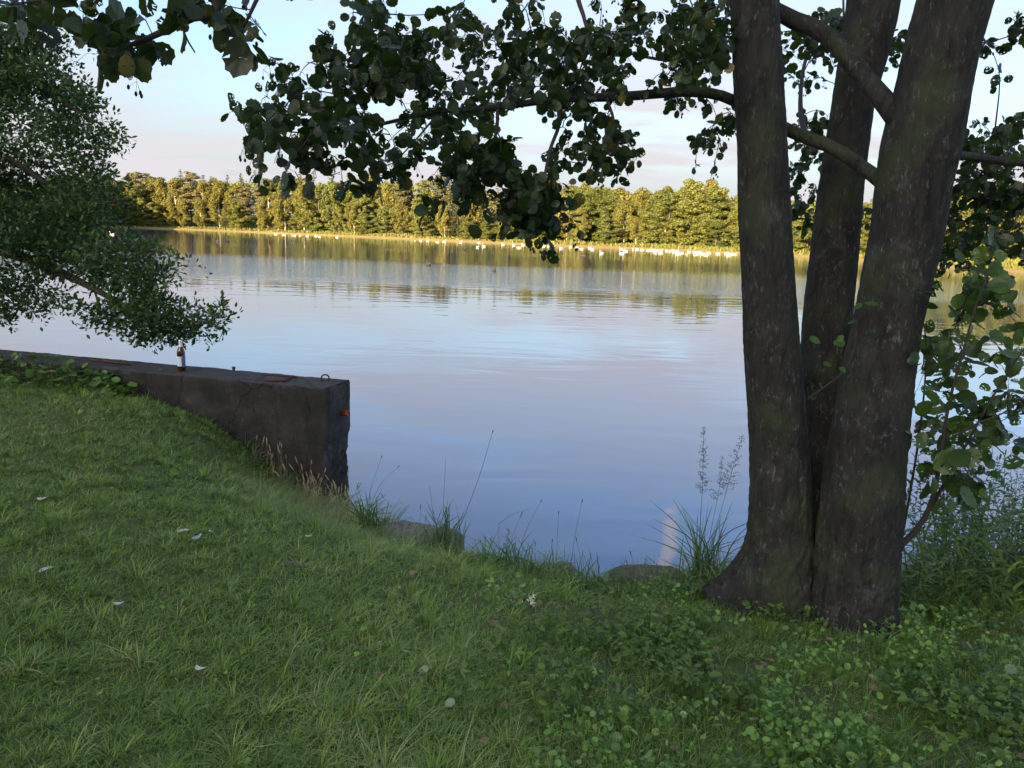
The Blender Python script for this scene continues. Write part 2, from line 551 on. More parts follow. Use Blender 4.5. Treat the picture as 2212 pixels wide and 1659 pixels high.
def concrete_mat(name='old_concrete', k=1.0):
    """k: multiplier on the base tones (higher on the end face)"""
    m, t = new_mat(name)
    g = t.n('ShaderNodeNewGeometry')
    P = g.outputs['Position']
    a = t.noise(P, 4.0, 6, 0.65, 0.3)
    b = t.noise(P, 38, 5, 0.7)
    s = t.noise(t.mapped(P, (9, 9, 0.9)), 1.6, 4, 0.6)          # rain streaks down the faces
    col = t.ramp(a, [(0.25, (0.014 * k, 0.0135 * k, 0.0135 * k)), (0.5, (0.028 * k, 0.026 * k, 0.0255 * k)), (0.8, (0.064 * k, 0.059 * k, 0.055 * k))])
    col = t.mix(t.ramp(s, [(0.5, 0.0), (0.75, 0.65)]), col, (0.014, 0.013, 0.012))
    col = t.mix(t.ramp(b, [(0.6, 0.0), (0.75, 0.5)]), col, (0.15, 0.14, 0.13))
    sep = t.n('ShaderNodeSeparateXYZ'); t.l(P, sep.inputs[0])
    wet = t.ramp(t.math('ADD', sep.outputs[2], t.math('MULTIPLY', a, 0.35)), [(0.55, 1.0), (0.75, 0.0)])   # stained, crumbled base
    col = t.mix(t.math('MULTIPLY', wet, 0.6), col, (0.036, 0.032, 0.026))
    vo = t.n('ShaderNodeTexVoronoi'); vo.inputs['Scale'].default_value = 5.5
    t.l(P, vo.inputs['Vector'])
    sp = t.ramp(t.math('ADD', vo.outputs['Distance'], t.math('MULTIPLY', b, 0.10)), [(0.115, 1.0), (0.15, 0.0)])
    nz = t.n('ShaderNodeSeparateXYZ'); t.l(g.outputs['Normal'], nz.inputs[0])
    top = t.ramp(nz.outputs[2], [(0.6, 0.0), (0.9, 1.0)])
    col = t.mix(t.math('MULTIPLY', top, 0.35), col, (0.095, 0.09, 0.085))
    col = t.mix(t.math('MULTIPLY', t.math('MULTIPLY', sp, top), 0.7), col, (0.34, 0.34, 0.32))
    wv_ = t.n('ShaderNodeTexWave', wave_type='BANDS', bands_direction='Z'); wv_.inputs['Scale'].default_value = 0.95
    wv_.inputs['Distortion'].default_value = 0.6; wv_.inputs['Detail'].default_value = 2; t.l(P, wv_.inputs['Vector'])
    joint = t.math('MULTIPLY', t.ramp(wv_.outputs['Fac'], [(0.0, 1.0), (0.045, 0.0)]), t.math('SUBTRACT', 1.0, top))   # shuttering-board joints
    cv = t.n('ShaderNodeTexVoronoi', feature='DISTANCE_TO_EDGE'); cv.inputs['Scale'].default_value = 1.5
    wn = t.n('ShaderNodeTexNoise'); wn.inputs['Scale'].default_value = 5; wn.inputs['Detail'].default_value = 5; t.l(P, wn.inputs['Vector'])
    wm = t.n('ShaderNodeVectorMath', operation='MULTIPLY_ADD'); t.l(wn.outputs['Color'], wm.inputs[0]); wm.inputs[1].default_value = (.35, .35, .35); t.l(P, wm.inputs[2])
    t.l(wm.outputs[0], cv.inputs['Vector'])
    ck = t.ramp(cv.outputs['Distance'], [(0.0, 1.0), (0.012, 0.0)])
    col = t.mix(t.math('MULTIPLY', t.math('MAXIMUM', t.math('MULTIPLY', joint, 0.22), ck), 0.7), col, (0.009, 0.008, 0.008))
    alg = t.ramp(t.noise(P, 6.5, 5, 0.65), [(0.52, 0.0), (0.66, 0.55)])
    col = t.mix(alg, col, (0.026, 0.032, 0.016))
    h = t.math('ADD', t.math('MULTIPLY', a, 0.5), t.math('MULTIPLY', b, 0.6))
    h = t.math('SUBTRACT', h, t.math('MULTIPLY', t.math('MAXIMUM', t.math('MULTIPLY', joint, 0.25), ck), 0.45))
    finish(t, principled(t, col, 0.92, bump(t, h, 0.9, 0.02), Specular_IOR_Level=0.2))
    return m


M['concrete'] = concrete_mat()
M['end_concrete'] = concrete_mat('pale_concrete', 2.0)  # same concrete with paler base tones, for the end face


def rust_mat():
    m, t = new_mat('rusty_iron')
    g = t.n('ShaderNodeNewGeometry')
    a = t.noise(g.outputs['Position'], 40, 5, 0.7)
    col = t.ramp(a, [(0.3, (0.025, 0.016, 0.012)), (0.6, (0.065, 0.032, 0.020)), (0.8, (0.10, 0.055, 0.034))])
    finish(t, principled(t, col, 0.9, bump(t, a, 0.6, 0.004)))
    return m


M['rust'] = rust_mat()
M['red_pipe'] = plain('red_pipe', (0.30, 0.035, 0.028), 0.6, 50, 0.4)
M['pipe_plug'] = plain('pipe_plug', (0.52, 0.22, 0.16), 0.7, 60, 0.3)
M['iron'] = plain('dark_iron', (0.035, 0.03, 0.028), 0.7, 60, 0.4)


def glass_mat():
    m, t = new_mat('amber_glass')
    p = principled(t, (0.17, 0.055, 0.014), 0.04, Transmission_Weight=0.8, IOR=1.5)
    finish(t, p)
    return m


M['amber'] = glass_mat()
M['beer_label'] = plain('beer_label', (0.55, 0.62, 0.68), 0.5, 90, 0.08)
M['foil'] = plain('neck_foil', (0.66, 0.68, 0.72), 0.35, 80, 0.12, 0.3)
M['feather'] = plain('white_feather', (0.44, 0.44, 0.41), 0.8)
M['stone'] = plain('shore_stone', (0.135, 0.118, 0.10), 0.9, 14, 0.6)
M['dark_stone'] = plain('dark_stone', (0.075, 0.062, 0.05), 0.9, 18, 0.6)
M['swan'] = plain('swan_white', (0.52, 0.50, 0.47), 0.7)
M['beak'] = plain('swan_beak', (0.55, 0.18, 0.03), 0.5)
M['duck'] = plain('duck_brown', (0.03, 0.026, 0.022), 0.8)
M['petal_white'] = plain('petal_white', (0.5, 0.52, 0.42), 0.7)
M['petal_pink'] = plain('petal_pink', (0.52, 0.36, 0.58), 0.7)
M['stick'] = plain('dead_stick', (0.12, 0.095, 0.07), 0.9, 30, 0.5)
M['dead_leaf'] = plain('fallen_leaf', (0.15, 0.20, 0.10), 0.5, 30, 0.25)


def water_mat():
    m, t = new_mat('lake_water')
    g = t.n('ShaderNodeNewGeometry'); P = g.outputs['Position']
    sep = t.n('ShaderNodeSeparateXYZ'); t.l(P, sep.inputs[0])
    # sheltered glassy water by the bank, a ruffled belt further out, streaks beyond
    band = t.noise(t.mapped(P, (0.010, 0.045, 1), (1.3, 0.4, 0)), 1.0, 3, 0.55, 0.4)
    dy = t.math('ADD', sep.outputs[1], t.math('MULTIPLY', t.math('SUBTRACT', band, 0.5), t.math('MULTIPLY', sep.outputs[1], 0.55)))
    belt = t.ramp(t.math('DIVIDE', dy, 200.0), [(0.0, 0.02), (0.10, 0.03), (0.165, 0.06), (0.195, 0.95), (0.29, 1.0), (0.34, 0.14), (0.42, 0.10), (0.47, 0.5), (0.52, 0.12), (0.62, 0.10), (0.70, 0.40), (1.0, 0.15)])
    rip = t.noise(t.mapped(P, (2.4, 5.0, 1), (0, 0, 0), (0, 0, 0.15)), 1.0, 3, 0.55, 0.3)
    rip2 = t.noise(t.mapped(P, (0.8, 1.7, 1), (5, 2, 0), (0, 0, -0.2)), 1.0, 2, 0.5, 0.2)
    swell = t.noise(t.mapped(P, (0.45, 1.15, 1), (2, 8, 0), (0, 0, 0.1)), 1.0, 2, 0.45, 0.7)
    h = t.math('MULTIPLY', t.math('ADD', t.math('MULTIPLY', rip, 0.015), t.math('MULTIPLY', rip2, 0.024)), belt)
    h = t.math('ADD', h, t.math('MULTIPLY', swell, 0.0085))
    b = t.n('ShaderNodeBump'); b.inputs['Strength'].default_value = 1.0; b.inputs['Distance'].default_value = 1.0
    t.l(h, b.inputs['Height'])
    df = t.n('ShaderNodeBsdfDiffuse'); df.inputs[0].default_value = (0.006, 0.032, 0.115, 1)
    gl = t.n('ShaderNodeBsdfGlossy'); gl.inputs['Roughness'].default_value = 0.02; gl.inputs[0].default_value = (0.97, 0.97, 1.0, 1)
    t.l(b.outputs[0], gl.inputs['Normal'])
    lw = t.n('ShaderNodeLayerWeight'); lw.inputs[0].default_value = 0.5; t.l(b.outputs[0], lw.inputs['Normal'])
    fr = t.math('ADD', t.math('MULTIPLY', t.math('POWER', lw.outputs['Facing'], 3.4), 0.94), 0.03)
    mx = t.n('ShaderNodeMixShader'); t.l(fr, mx.inputs[0]); t.l(df.outputs[0], mx.inputs[1]); t.l(gl.outputs[0], mx.inputs[2])
    finish(t, mx.outputs[0])
    return m


M['water'] = water_mat()

# ------------------------------------------------------------------ the near bank
EDGE = np.array([(-60, 30), (-22, 14), (-9.5, 10.5), (-7.2, 8.9), (-5.6, 7.35), (-3, 6.65), (-1.75, 6.30), (-1.32, 5.90), (-1.12, 5.62), (-0.72, 5.15), (-0.22, 4.80),
                 (0.2, 4.52), (0.58, 4.36), (1.0, 4.45), (1.4, 4.55), (2.0, 4.75), (3.0, 4.9), (5, 5.2), (14, 6.5), (60, 20)], float)
CP = np.array([(-1.5, 2.0, .80), (0, 2.05, .80), (1.7, 2.15, .78), (0, 0, .80), (0, -6, .9), (-8, -6, 1.0), (8, -6, .9), (-6, 2, .9), (6, 2, .75),
               (-4.66, 6.85, .90), (-3.04, 6.3, .90), (-2.43, 6.2, .70), (-1.78, 6.05, .27), (-1.2, 5.4, .20), (-2.2, 5.0, .78), (-3.5, 4.2, .90),
               (-1.0, 4.2, .66), (-.3, 4.6, .34), (.3, 4.1, .42), (.2, 3.3, .62), (.58, 4.2, .34), (1.2, 4.25, .40), (1.55, 3.4, .58), (2.1, 3.5, .54), (2.4, 4.4, .36),
               (4, 4.6, .4), (-8, 8, .8), (-6.2, 7.4, .9), (9, 5, .5), (-16, 8, .9), (16, 4, .8)], float)


def tps_fit(C):
    n = len(C); d = np.linalg.norm(C[:, None, :2] - C[None, :, :2], axis=2)
    K = np.where(d > 0, d ** 2 * np.log(np.maximum(d, 1e-9)), 0) + np.eye(n) * 0.02
    Pm = np.hstack([np.ones((n, 1)), C[:, :2]])
    A = np.block([[K, Pm], [Pm.T, np.zeros((3, 3))]])
    return np.linalg.solve(A, np.concatenate([C[:, 2], np.zeros(3)]))


TW = tps_fit(CP)


def edge_dist(x, y):
    """metres beyond the edge of the bank (negative = on land)"""
    p = np.stack([x, y], -1); best = np.full(x.shape, 1e9)
    for a, b in zip(EDGE[:-1], EDGE[1:]):
        ab = b - a
        u = np.clip(((p - a) @ ab) / (ab @ ab), 0, 1)
        best = np.minimum(best, np.linalg.norm(p - (a + u[..., None] * ab), axis=-1))
    return np.where(y > np.interp(x, EDGE[:, 0], EDGE[:, 1]), best, -best)


def gz(x, y):
    x = np.asarray(x, float); y = np.asarray(y, float)
    xc, yc = np.clip(x, -16, 16), np.clip(y, -6, 12)
    z = TW[-3] + TW[-2] * xc + TW[-1] * yc
    for c, w in zip(CP, TW[:len(CP)]):
        d2 = (xc - c[0]) ** 2 + (yc - c[1]) ** 2
        z = z + w * 0.5 * d2 * np.log(np.maximum(d2, 1e-12))
    z = np.clip(z, 0.17, 1.1)
    z = z + 0.025 * n2(x, y, 1.7) + 0.012 * n2(x, y, 6.0) + np.clip(-y - 8, 0, 60) * 0.02
    d = edge_dist(x, y) + 0.07 * n2(x, y, 3.1)
    t = np.clip((d + 0.12) / 0.5, 0, 1)
    return z * (1 - t ** 1.5) + (-0.35 - 0.5 * np.clip(d - 0.3, 0, 2)) * t ** 1.5


def sheet(name, xs, ys, fz, mat):
    X, Y = np.meshgrid(xs, ys)
    V = np.stack([X, Y, fz(X, Y)], -1).reshape(-1, 3)
    return tag(link(name, mesh_np(name, V, grid(len(xs), len(ys)), mat, True)), kind='structure')


xs = np.concatenate([np.linspace(-60, -8, 27)[:-1], np.linspace(-8, 6, 281), np.linspace(6, 60, 28)[1:]])
ys = np.concatenate([np.linspace(-120, -4, 30)[:-1], np.linspace(-4, 0.5, 30)[:-1], np.linspace(0.5, 8, 170), np.linspace(8, 40, 40)[1:]])
sheet('ground', xs, ys, gz, M['soil'])

# lake bed and water: sheets to the horizon
g2 = np.linspace(-2600, 2600, 9)
sheet('lake_bed', g2, g2, lambda X, Y: np.full_like(X, -3.0), M['soil'])
wv = np.array([(-2600, 3.5, 0), (2600, 3.5, 0), (2600, 2600, 0), (-2600, 2600, 0)], float)
tag(link('lake_water', mesh_np('lake_water', wv, np.array([[0, 1, 2, 3]]), M['water'])), kind='structure')

# ------------------------------------------------------------------ the far bank
SH = np.array([(-700, 486), (-300, 487), (0, 489), (240, 491), (500, 500), (800, 513), (1106, 527), (1350, 537), (1590, 548), (1750, 556), (1900, 566), (2050, 578), (2212, 590), (2600, 622), (3300, 690)], float)
SHW = onz(SH[:, 0], SH[:, 1], 0.0)
SHC = catmull(SHW, 160)


def shore_at(px):
    """shoreline point and inland direction under a picture column"""
    sx, _, _ = project(SHC)
    i = np.interp(px, sx, np.arange(len(SHC)))
    p = np.stack([np.interp(i, np.arange(len(SHC)), SHC[:, k]) for k in range(3)], -1)
    d = unit(p * np.array([1, 1, 0]))
    return p, d


def far_z(off):
    return np.interp(off, [-6, 0, 1.5, 6, 14, 30, 80, 300, 2000], [-0.8, 0.0, 0.28, 0.75, 1.2, 2.0, 3.5, 6, 30])


offs = np.array([-6, -1, 0, 0.7, 1.5, 3, 6, 10, 14, 22, 30, 50, 80, 150, 300, 800, 2000], float)
dirs = unit(SHC * np.array([1, 1, 0]))
V = []
for of in offs:
    wob = 1.2 * n2(SHC[:, 0], SHC[:, 1], 0.12) if of < 20 else 0
    q = SHC + dirs * np.asarray(of + wob)[..., None] if np.ndim(wob) else SHC + dirs * of
    q = q.copy(); q[:, 2] = far_z(of) + (0.05 * n2(SHC[:, 0], SHC[:, 1], 0.3) if 0 < of < 30 else 0)
    V.append(q)


def far_mat():
    m, t = new_mat('far_bank')
    g = t.n('ShaderNodeNewGeometry')
    sep = t.n('ShaderNodeSeparateXYZ'); t.l(g.outputs['Position'], sep.inputs[0])
    a = t.noise(g.outputs['Position'], 0.25, 4, 0.6)
    sand = t.mix(a, (0.21, 0.155, 0.06), (0.30, 0.235, 0.105))
    grs = t.mix(a, (0.09, 0.11, 0.025), (0.17, 0.18, 0.04))
    f = t.ramp(t.math('ADD', sep.outputs[2], t.math('MULTIPLY', t.math('SUBTRACT', a, 0.5), 0.5)), [(0.45, 0.0), (0.62, 1.0)])
    finish(t, principled(t, t.mix(f, sand, grs), 0.95, Specular_IOR_Level=0.1))
    return m


far = link('far_bank', mesh_np('far_bank', np.concatenate(V), grid(len(SHC), len(offs))[:, ::-1], far_mat(), True))
tag(far, kind='structure')

# ------------------------------------------------------------------ far trees: one of each kind, then copies
TREE_LEAF = {
    'birch': leaf_mat('birch_leaf', (0.118, 0.122, 0.026), (0.225, 0.205, 0.048), (0.16, 0.16, 0.03), 0.25, 0.6, True),
    'broad': leaf_mat('broad_leaf', (0.072, 0.098, 0.020), (0.165, 0.172, 0.036), (0.13, 0.15, 0.03), 0.25, 0.6, True),
    'spruce': leaf_mat('spruce_needle', (0.045, 0.060, 0.024), (0.100, 0.110, 0.040), (0.05, 0.06, 0.02), 0.12, 0.7, True),
    'pine': leaf_mat('pine_needle', (0.085, 0.088, 0.032), (0.165, 0.150, 0.060), (0.08, 0.08, 0.02), 0.12, 0.7, True),
}
TREE_BARK = {'birch': plain('birch_bark', (0.52, 0.49, 0.43), 0.8, 4, 0.5), 'broad': plain('broad_bark', (0.10, 0.085, 0.065), 0.9, 3, 0.4),
             'spruce': plain('spruce_bark', (0.10, 0.07, 0.05), 0.9, 3, 0.4), 'pine': plain('pine_bark', (0.24, 0.11, 0.05), 0.9, 3, 0.4)}


def cards(C, Nrm, L, Wd, up, rng):
    """leaf clumps: rhombs at C, roughly facing Nrm, long axis 'up'"""
    n = len(C)
    Nn = unit(Nrm + rng.normal(0, 0.55, (n, 3)))
    A = unit(np.asarray(up) + rng.normal(0, 0.45, (n, 3)))
    A = unit(A - Nn * np.sum(A * Nn, 1)[:, None]); B = np.cross(Nn, A)
    L = np.broadcast_to(L, (n,))[:, None]; Wd = np.broadcast_to(Wd, (n,))[:, None]
    k1, k2 = rng.uniform(-.25, .25, (n, 1)), rng.uniform(.7, 1.2, (n, 1))
    V = np.stack([C - A * L * .5, C + B * Wd * .5 * k2 + A * L * k1 * .6 + Nn * L * .12, C + A * L * .5, C - B * Wd * .5 + A * L * k1 * .5 + Nn * L * .10], 1)
    T = np.arange(n * 4).reshape(n, 4)
    return V.reshape(-1, 3), T, np.repeat(rng.random(n), 4)


def make_tree(kind, hgt, seed, wide=1.0):
    rng = np.random.default_rng(seed)
    tr, cr = MB(), MB()
    lean = rng.normal(0, 0.25, 2)
    top = np.array([lean[0], lean[1], hgt])
    P = catmull([(0, 0, -0.4), (lean[0] * .2 + rng.normal(0, .1), lean[1] * .2, hgt * .35), (lean[0] * .7, lean[1] * .7 + rng.normal(0, .1), hgt * .7), top * np.array([1, 1, .97])], 9)
    r0 = {'birch': .14, 'broad': .2, 'spruce': .17, 'pine': .18}[kind]
    V, T = tube(P, np.linspace(r0, .03, 9), 6); tr.add(V, T)
    axis = lambda z: np.array([np.interp(z, P[:, 2], P[:, 0]), np.interp(z, P[:, 2], P[:, 1]), z])
    if kind == 'spruce':
        z = hgt * .08
        while z < hgt * .985:
            rad = (1 - z / hgt) ** .80 * hgt * .15 * wide + .26
            nb = int(6 + rad * 2)
            for b in range(nb):
                a = rng.random() * 6.283; rr = rad * rng.uniform(.7, 1.15)
                m = max(3, int(rr / .2))
                s = np.linspace(.08, 1, m)
                c = axis(z) + np.stack([np.cos(a) * rr * s, np.sin(a) * rr * s, -.22 * rr * s + .16 * rr * s ** 3 + rng.normal(0, .05, m)], 1)
                Vc, Tc, A = cards(c, np.tile([np.cos(a) * .4, np.sin(a) * .4, 1], (m, 1)), .48, .34, (np.cos(a), np.sin(a), -.4), rng)
                cr.add(Vc, Tc, A)
            z += hgt * .030 * rng.uniform(.8, 1.2)
    else:
        if kind == 'birch':
            nb, lo, rmax = 46, .14, hgt * .165
        elif kind == 'broad':
            nb, lo, rmax = 54, .05, hgt * .235
        else:
            nb, lo, rmax = 30, .42, hgt * .17
        rmax *= wide
        for b in range(nb):
            u = (b + rng.random()) / nb
            zz = hgt * (lo + (1 - lo) * u)
            q = (u if kind != 'pine' else u * .8 + .1)
            env = rmax * (math.sin(math.pi * min(1, q * .80 + .16)) ** .75) * rng.uniform(.72, 1.12)
            a = rng.random() * 6.283; ra = env * math.sqrt(rng.uniform(.10, 1))
            c0 = axis(zz * .97) + np.array([math.cos(a) * ra, math.sin(a) * ra, 0])
            br = catmull([axis(max(zz - ra * .7, hgt * .05)), (axis(zz - ra * .3) + c0) / 2 + [0, 0, .1], c0], 4)
            V, T = tube(br, np.linspace(.05, .015, 4), 3, False); tr.add(V, T)
            sz = np.array([1, 1, .8]) * rng.uniform(.75, 1.35) * hgt / 16 * (1.0 if kind != 'birch' else .85)
            m = int(160 * (sz[0] ** 2) + 80)
            d = unit(rng.normal(0, 1, (m, 3)))
            rr = rng.random((m, 1)) ** .42
            if kind == 'birch':
                sz = sz * np.array([.95, .95, 1.55])
                Vc, Tc, A = cards(c0 + d * rr * sz, d * .8 + [0, 0, .25], rng.uniform(.32, .75, m), .20, (0, 0, 1), rng)
            elif kind == 'pine':
                sz = sz * np.array([1.15, 1.15, .62])
                Vc, Tc, A = cards(c0 + d * rr * sz, d + [0, 0, .5], .32, .26, (0, 0, 1), rng)
            else:
                Vc, Tc, A = cards(c0 + d * rr * sz, d + [0, 0, .4], rng.uniform(.24, .46, m), .30, (0, 0, 1), rng)
            cr.add(Vc, Tc, A)
    Vt, Tt, At = tr.arrays(); Vc, Tc, Ac = cr.arrays()
    return (mesh_np(kind + '_trunk', Vt, Tt, TREE_BARK[kind], True, {'rnd': At}), mesh_np(kind + '_crown', Vc, Tc, TREE_LEAF[kind], False, {'rnd': Ac}), hgt)


PROTO = {'birch': [make_tree('birch', 16, 11), make_tree('birch', 17, 12, .85), make_tree('birch', 15, 13, 1.1)],
         'broad': [make_tree('broad', 15, 21), make_tree('broad', 17, 22, .85), make_tree('broad', 13, 23, 1.15)],
         'spruce': [make_tree('spruce', 19, 31), make_tree('spruce', 20, 32, .8)],
         'pine': [make_tree('pine', 17, 41), make_tree('pine', 18, 42, .85)]}
KIND_WORD = {'birch': ('birch_tree', 'birch'), 'broad': ('broadleaf_tree', 'broadleaf tree'), 'spruce': ('spruce_tree', 'spruce'), 'pine': ('pine_tree', 'pine')}


def place_tree(kind, p, hgt, rng, wscale=1.0):
    tm, cm, h0 = PROTO[kind][rng.integers(len(PROTO[kind]))]
    root = empty(KIND_WORD[kind][0], p)
    s = hgt / h0; w = s ** .6 * wscale * rng.uniform(.92, 1.12)
    root.scale = (w, w, s); root.rotation_euler = (0, 0, rng.random() * 6.283)
    link('trunk', tm, root); link('crown', cm, root)
    return root


SKYX = [-300, 0, 240, 320, 500, 700, 900, 1000, 1100, 1200, 1260, 1330, 1400, 1450, 1510, 1560, 1600, 1700, 1800, 2000, 2212, 2600]
SKYY = [390, 396, 388, 374, 377, 377, 380, 388, 398, 404, 398, 409, 402, 394, 385, 406, 427, 428, 432, 416, 400, 390]
trng = np.random.default_rng(99)
FOREST = []
for row, (off, step, frac) in enumerate(((7.5, 50, .52), (11, 42, .86), (17, 38, .98), (26, 36, 1.06))):
    px = -120 + row * 9
    while px < 2330:
        x = px + trng.uniform(-9, 9)
        p, d = shore_at(x)
        p = p + d * (off + trng.uniform(-2, 2.5))
        dist = np.linalg.norm(p[:2])
        p[2] = float(far_z(off)) - 0.1
        topz = at(x, np.interp(x, SKYX, SKYY), p[1])[2]
        sprucey = 280 < x < 1120
        if row >= 2:
            kind = trng.choice(['spruce', 'pine', 'birch', 'broad'], p=[.62, .25, .08, .05] if sprucey else [.03, .10, .30, .57])
        elif row == 0:
            kind = trng.choice(['birch', 'broad', 'pine', 'spruce'], p=[.42, .56, .0, .02])
        else:
            kind = trng.choice(['birch', 'broad', 'pine', 'spruce'], p=[.46, .22, .24, .08] if sprucey else [.42, .55, .03, 0])
        hgt = (topz - p[2]) * frac * (trng.uniform(.62, 1.12) if row == 0 else trng.uniform(.86, 1.03))
        if kind == 'spruce': hgt *= 1.03
        if row >= 2 and kind == 'birch': hgt *= .95
        hgt = float(np.clip(hgt, 3.5, 27))
        r = place_tree(kind, p, hgt, trng, {'birch': 1.4, 'broad': 1.5, 'pine': 1.3, 'spruce': 1.1}[kind])
        FOREST.append((x, row, kind, r, p, hgt))
        px += step * trng.uniform(.75, 1.3) * (200 / max(dist, 90)) ** .85
seen = {}
FOREST.sort(key=lambda f: f[0])
for x, row, kind, r, p, hgt in FOREST:
    key = (kind, row)
    seen[key] = seen.get(key, 0) + 1
    where = ["low along the far forest's edge", "in the far forest's front rank", "in the far forest's middle rank", "at the back of the far forest"][row]
    look = {'birch': 'pale drooping birch', 'broad': 'rounded broadleaf tree', 'spruce': 'dark pointed spruce', 'pine': 'ragged olive pine'}[kind]
    tag(r, '%s, %s from the left %s' % (look, ordinal(seen[key]), where), KIND_WORD[kind][1] if kind != 'broad' else 'tree', 'trees of the far forest')

# the depth of the wood behind the outer trees
rr = np.random.default_rng(6)
n_ = 26000; fx = rr.uniform(-200, 2420, n_); p, d = shore_at(fx)
o_ = rr.uniform(20, 60, n_); p = p + d * o_[:, None]; zt_ = at(fx, np.interp(fx, SKYX, SKYY) + 10, p[:, 1])[:, 2]
p[:, 2] = 1.5 + (zt_ - 1.5) * rr.random(n_) ** .8 * (.92 + .10 * n2(p[:, 0], p[:, 1], .12))
V, T, A = cards(p, -d + [0, 0, .5], rr.uniform(.7, 1.5, n_), .8, (0, 0, 1), rr)
o = link('woodland', mesh_np('woodland', V, T, TREE_LEAF['broad'], False, {'rnd': A}))
tag(o, 'deeper wood showing between the outer trees of the far bank', 'wood', kind='stuff')

# reed fringe along the far bank
rr = np.random.default_rng(5)
fx = rr.uniform(-250, 2400, 15000)
p, d = shore_at(fx)
o_ = rr.uniform(2.2, 8.5, len(fx))
keep = n2(p[:, 0], p[:, 1], 0.05) + rr.uniform(-.4, .6, len(fx)) > -.1
p, d, o_ = p[keep] + d[keep] * o_[keep][:, None], d[keep], o_[keep]
p[:, 2] = far_z(o_) - .05
n = len(p); hh = rr.uniform(.35, 1.15, n) * (0.75 + .5 * n2(p[:, 0], p[:, 1], .08)); ww = rr.uniform(.10, .28, n); aa = rr.random(n) * 3.14
sx = np.stack([np.cos(aa), np.sin(aa), np.zeros(n)], 1) * ww[:, None]
ln = np.stack([rr.normal(0, .2, n), rr.normal(0, .2, n), hh], 1)
V = np.stack([p - sx, p + sx, p + ln + sx * .25, p + ln - sx * .1], 1).reshape(-1, 3)
reed_far = leaf_mat('far_reed', (0.09, 0.11, 0.022), (0.20, 0.19, 0.045), (0.15, 0.15, 0.03), 0.25, 0.7)
o = link('reed_fringe', mesh_np('reed_fringe', V, np.arange(n * 4).reshape(n, 4), reed_far, False, {'rnd': np.repeat(rr.random(n), 4)}))
tag(o, 'yellow-green grass and reeds along the far waterline', 'reeds', kind='stuff')

# woodland behind the viewer, whose shade lies over the near bank
srng = np.random.default_rng(77)
k = 0
for row, (yy, hg) in enumerate(((-58, 20.5), (-63, 21.5), (-68, 22.5))):
    for i in range(15):
        x = -66 + i * 4.6 + srng.uniform(-1, 1) + (row % 2) * 2
        y = yy + srng.uniform(-1.2, 1.2)
        r = place_tree('broad', (x, y, float(gz(np.array(x), np.array(y))) - .1), hg * srng.uniform(.9, 1.1), srng, 1.3)
        k += 1
        tag(r, '%s broadleaf tree of the wood behind the viewer, counted from the lake side' % ordinal(k), 'tree', 'wood behind the viewer')

# ------------------------------------------------------------------ swans and ducks
def loft(path, rad, sides=8, squash=1.0):
    P = catmull(np.hstack([np.asarray(path, float), np.asarray(rad, float)[:, None]]), 22)
    V, T = tube(P[:, :3], np.maximum(P[:, 3], .004), sides)
    return V, T


SWAN_POSE = {
    'upright': ([(-.62, 0, .30), (-.45, 0, .20), (-.15, 0, .13), (.2, 0, .13), (.42, 0, .20), (.50, 0, .40), (.43, 0, .62), (.44, 0, .80), (.53, 0, .86), (.62, 0, .83)], [.02, .13, .22, .22, .13, .062, .05, .048, .06, .03]),
    'resting': ([(-.62, 0, .28), (-.45, 0, .20), (-.15, 0, .14), (.2, 0, .14), (.42, 0, .20), (.50, 0, .34), (.40, 0, .46), (.30, 0, .50), (.36, 0, .53), (.46, 0, .49)], [.02, .13, .24, .24, .14, .07, .055, .05, .06, .03]),
    'feeding': ([(-.62, 0, .34), (-.45, 0, .24), (-.15, 0, .15), (.2, 0, .13), (.42, 0, .18), (.54, 0, .28), (.66, 0, .24), (.74, 0, .12), (.77, 0, .02), (.80, 0, -.08)], [.02, .13, .23, .22, .13, .065, .052, .05, .055, .03]),
}
SWAN_MESH = {}
for k_, (pth, rd) in SWAN_POSE.items():
    V, T = loft(pth, rd, 10)
    e = np.array(pth[-1]); dv = unit(e - np.array(pth[-2]))
    bv, bt = tube(np.array([e - dv * .02, e + dv * .06, e + dv * .12 - [0, 0, .01]]), [.028, .022, .008], 6)
    SWAN_MESH[k_] = (mesh_np('swan_' + k_, V, T, M['swan'], True), mesh_np('swan_beak', bv, bt, M['beak'], True))
za = [(8, 350), (65, 362), (158, 352), (188, 368), (295, 412), (525, 415), (520, 366), (575, 388), (655, 370), (703, 368), (760, 372), (828, 380), (858, 378), (882, 375), (910, 372), (940, 374), (980, 383), (915, 402), (972, 412), (1050, 382), (1080, 395), (1115, 385), (1130, 400), (1165, 388), (1170, 418), (1195, 410), (1222, 412), (1275, 425), (1305, 398), (1362, 398), (1395, 405), (1378, 422), (1425, 408), (1455, 418), (1497, 428), (1518, 408), (1553, 414), (1640, 418), (1732, 413), (1755, 440), (1770, 424), (1800, 422), (1830, 424)]
zb = [(188, 487), (220, 487), (263, 488), (322, 495), (362, 492), (461, 497), (570, 499), (563, 525), (600, 520), (715, 510), (780, 514), (812, 528), (835, 514), (962, 520), (990, 520), (1015, 522), (1064, 532), (1121, 524), (1160, 527)]
zc = [(1243, 515), (1298, 520), (1358, 523), (1375, 524), (1412, 525), (1460, 528), (1520, 527), (1545, 532), (1665, 537)]
sw = [(1800 + a / 3.687, 680 + b / 3.687) for a, b in za] + [(1200 + a / 1.9235, 500 + b / 1.9235) for a, b in zb] + [(300 + a / 2.212, 500 + b / 2.212) for a, b in zc] + [(350, 733)]
sw = sorted((a * .69125, b * .69125) for a, b in sw)
brng = np.random.default_rng(4)
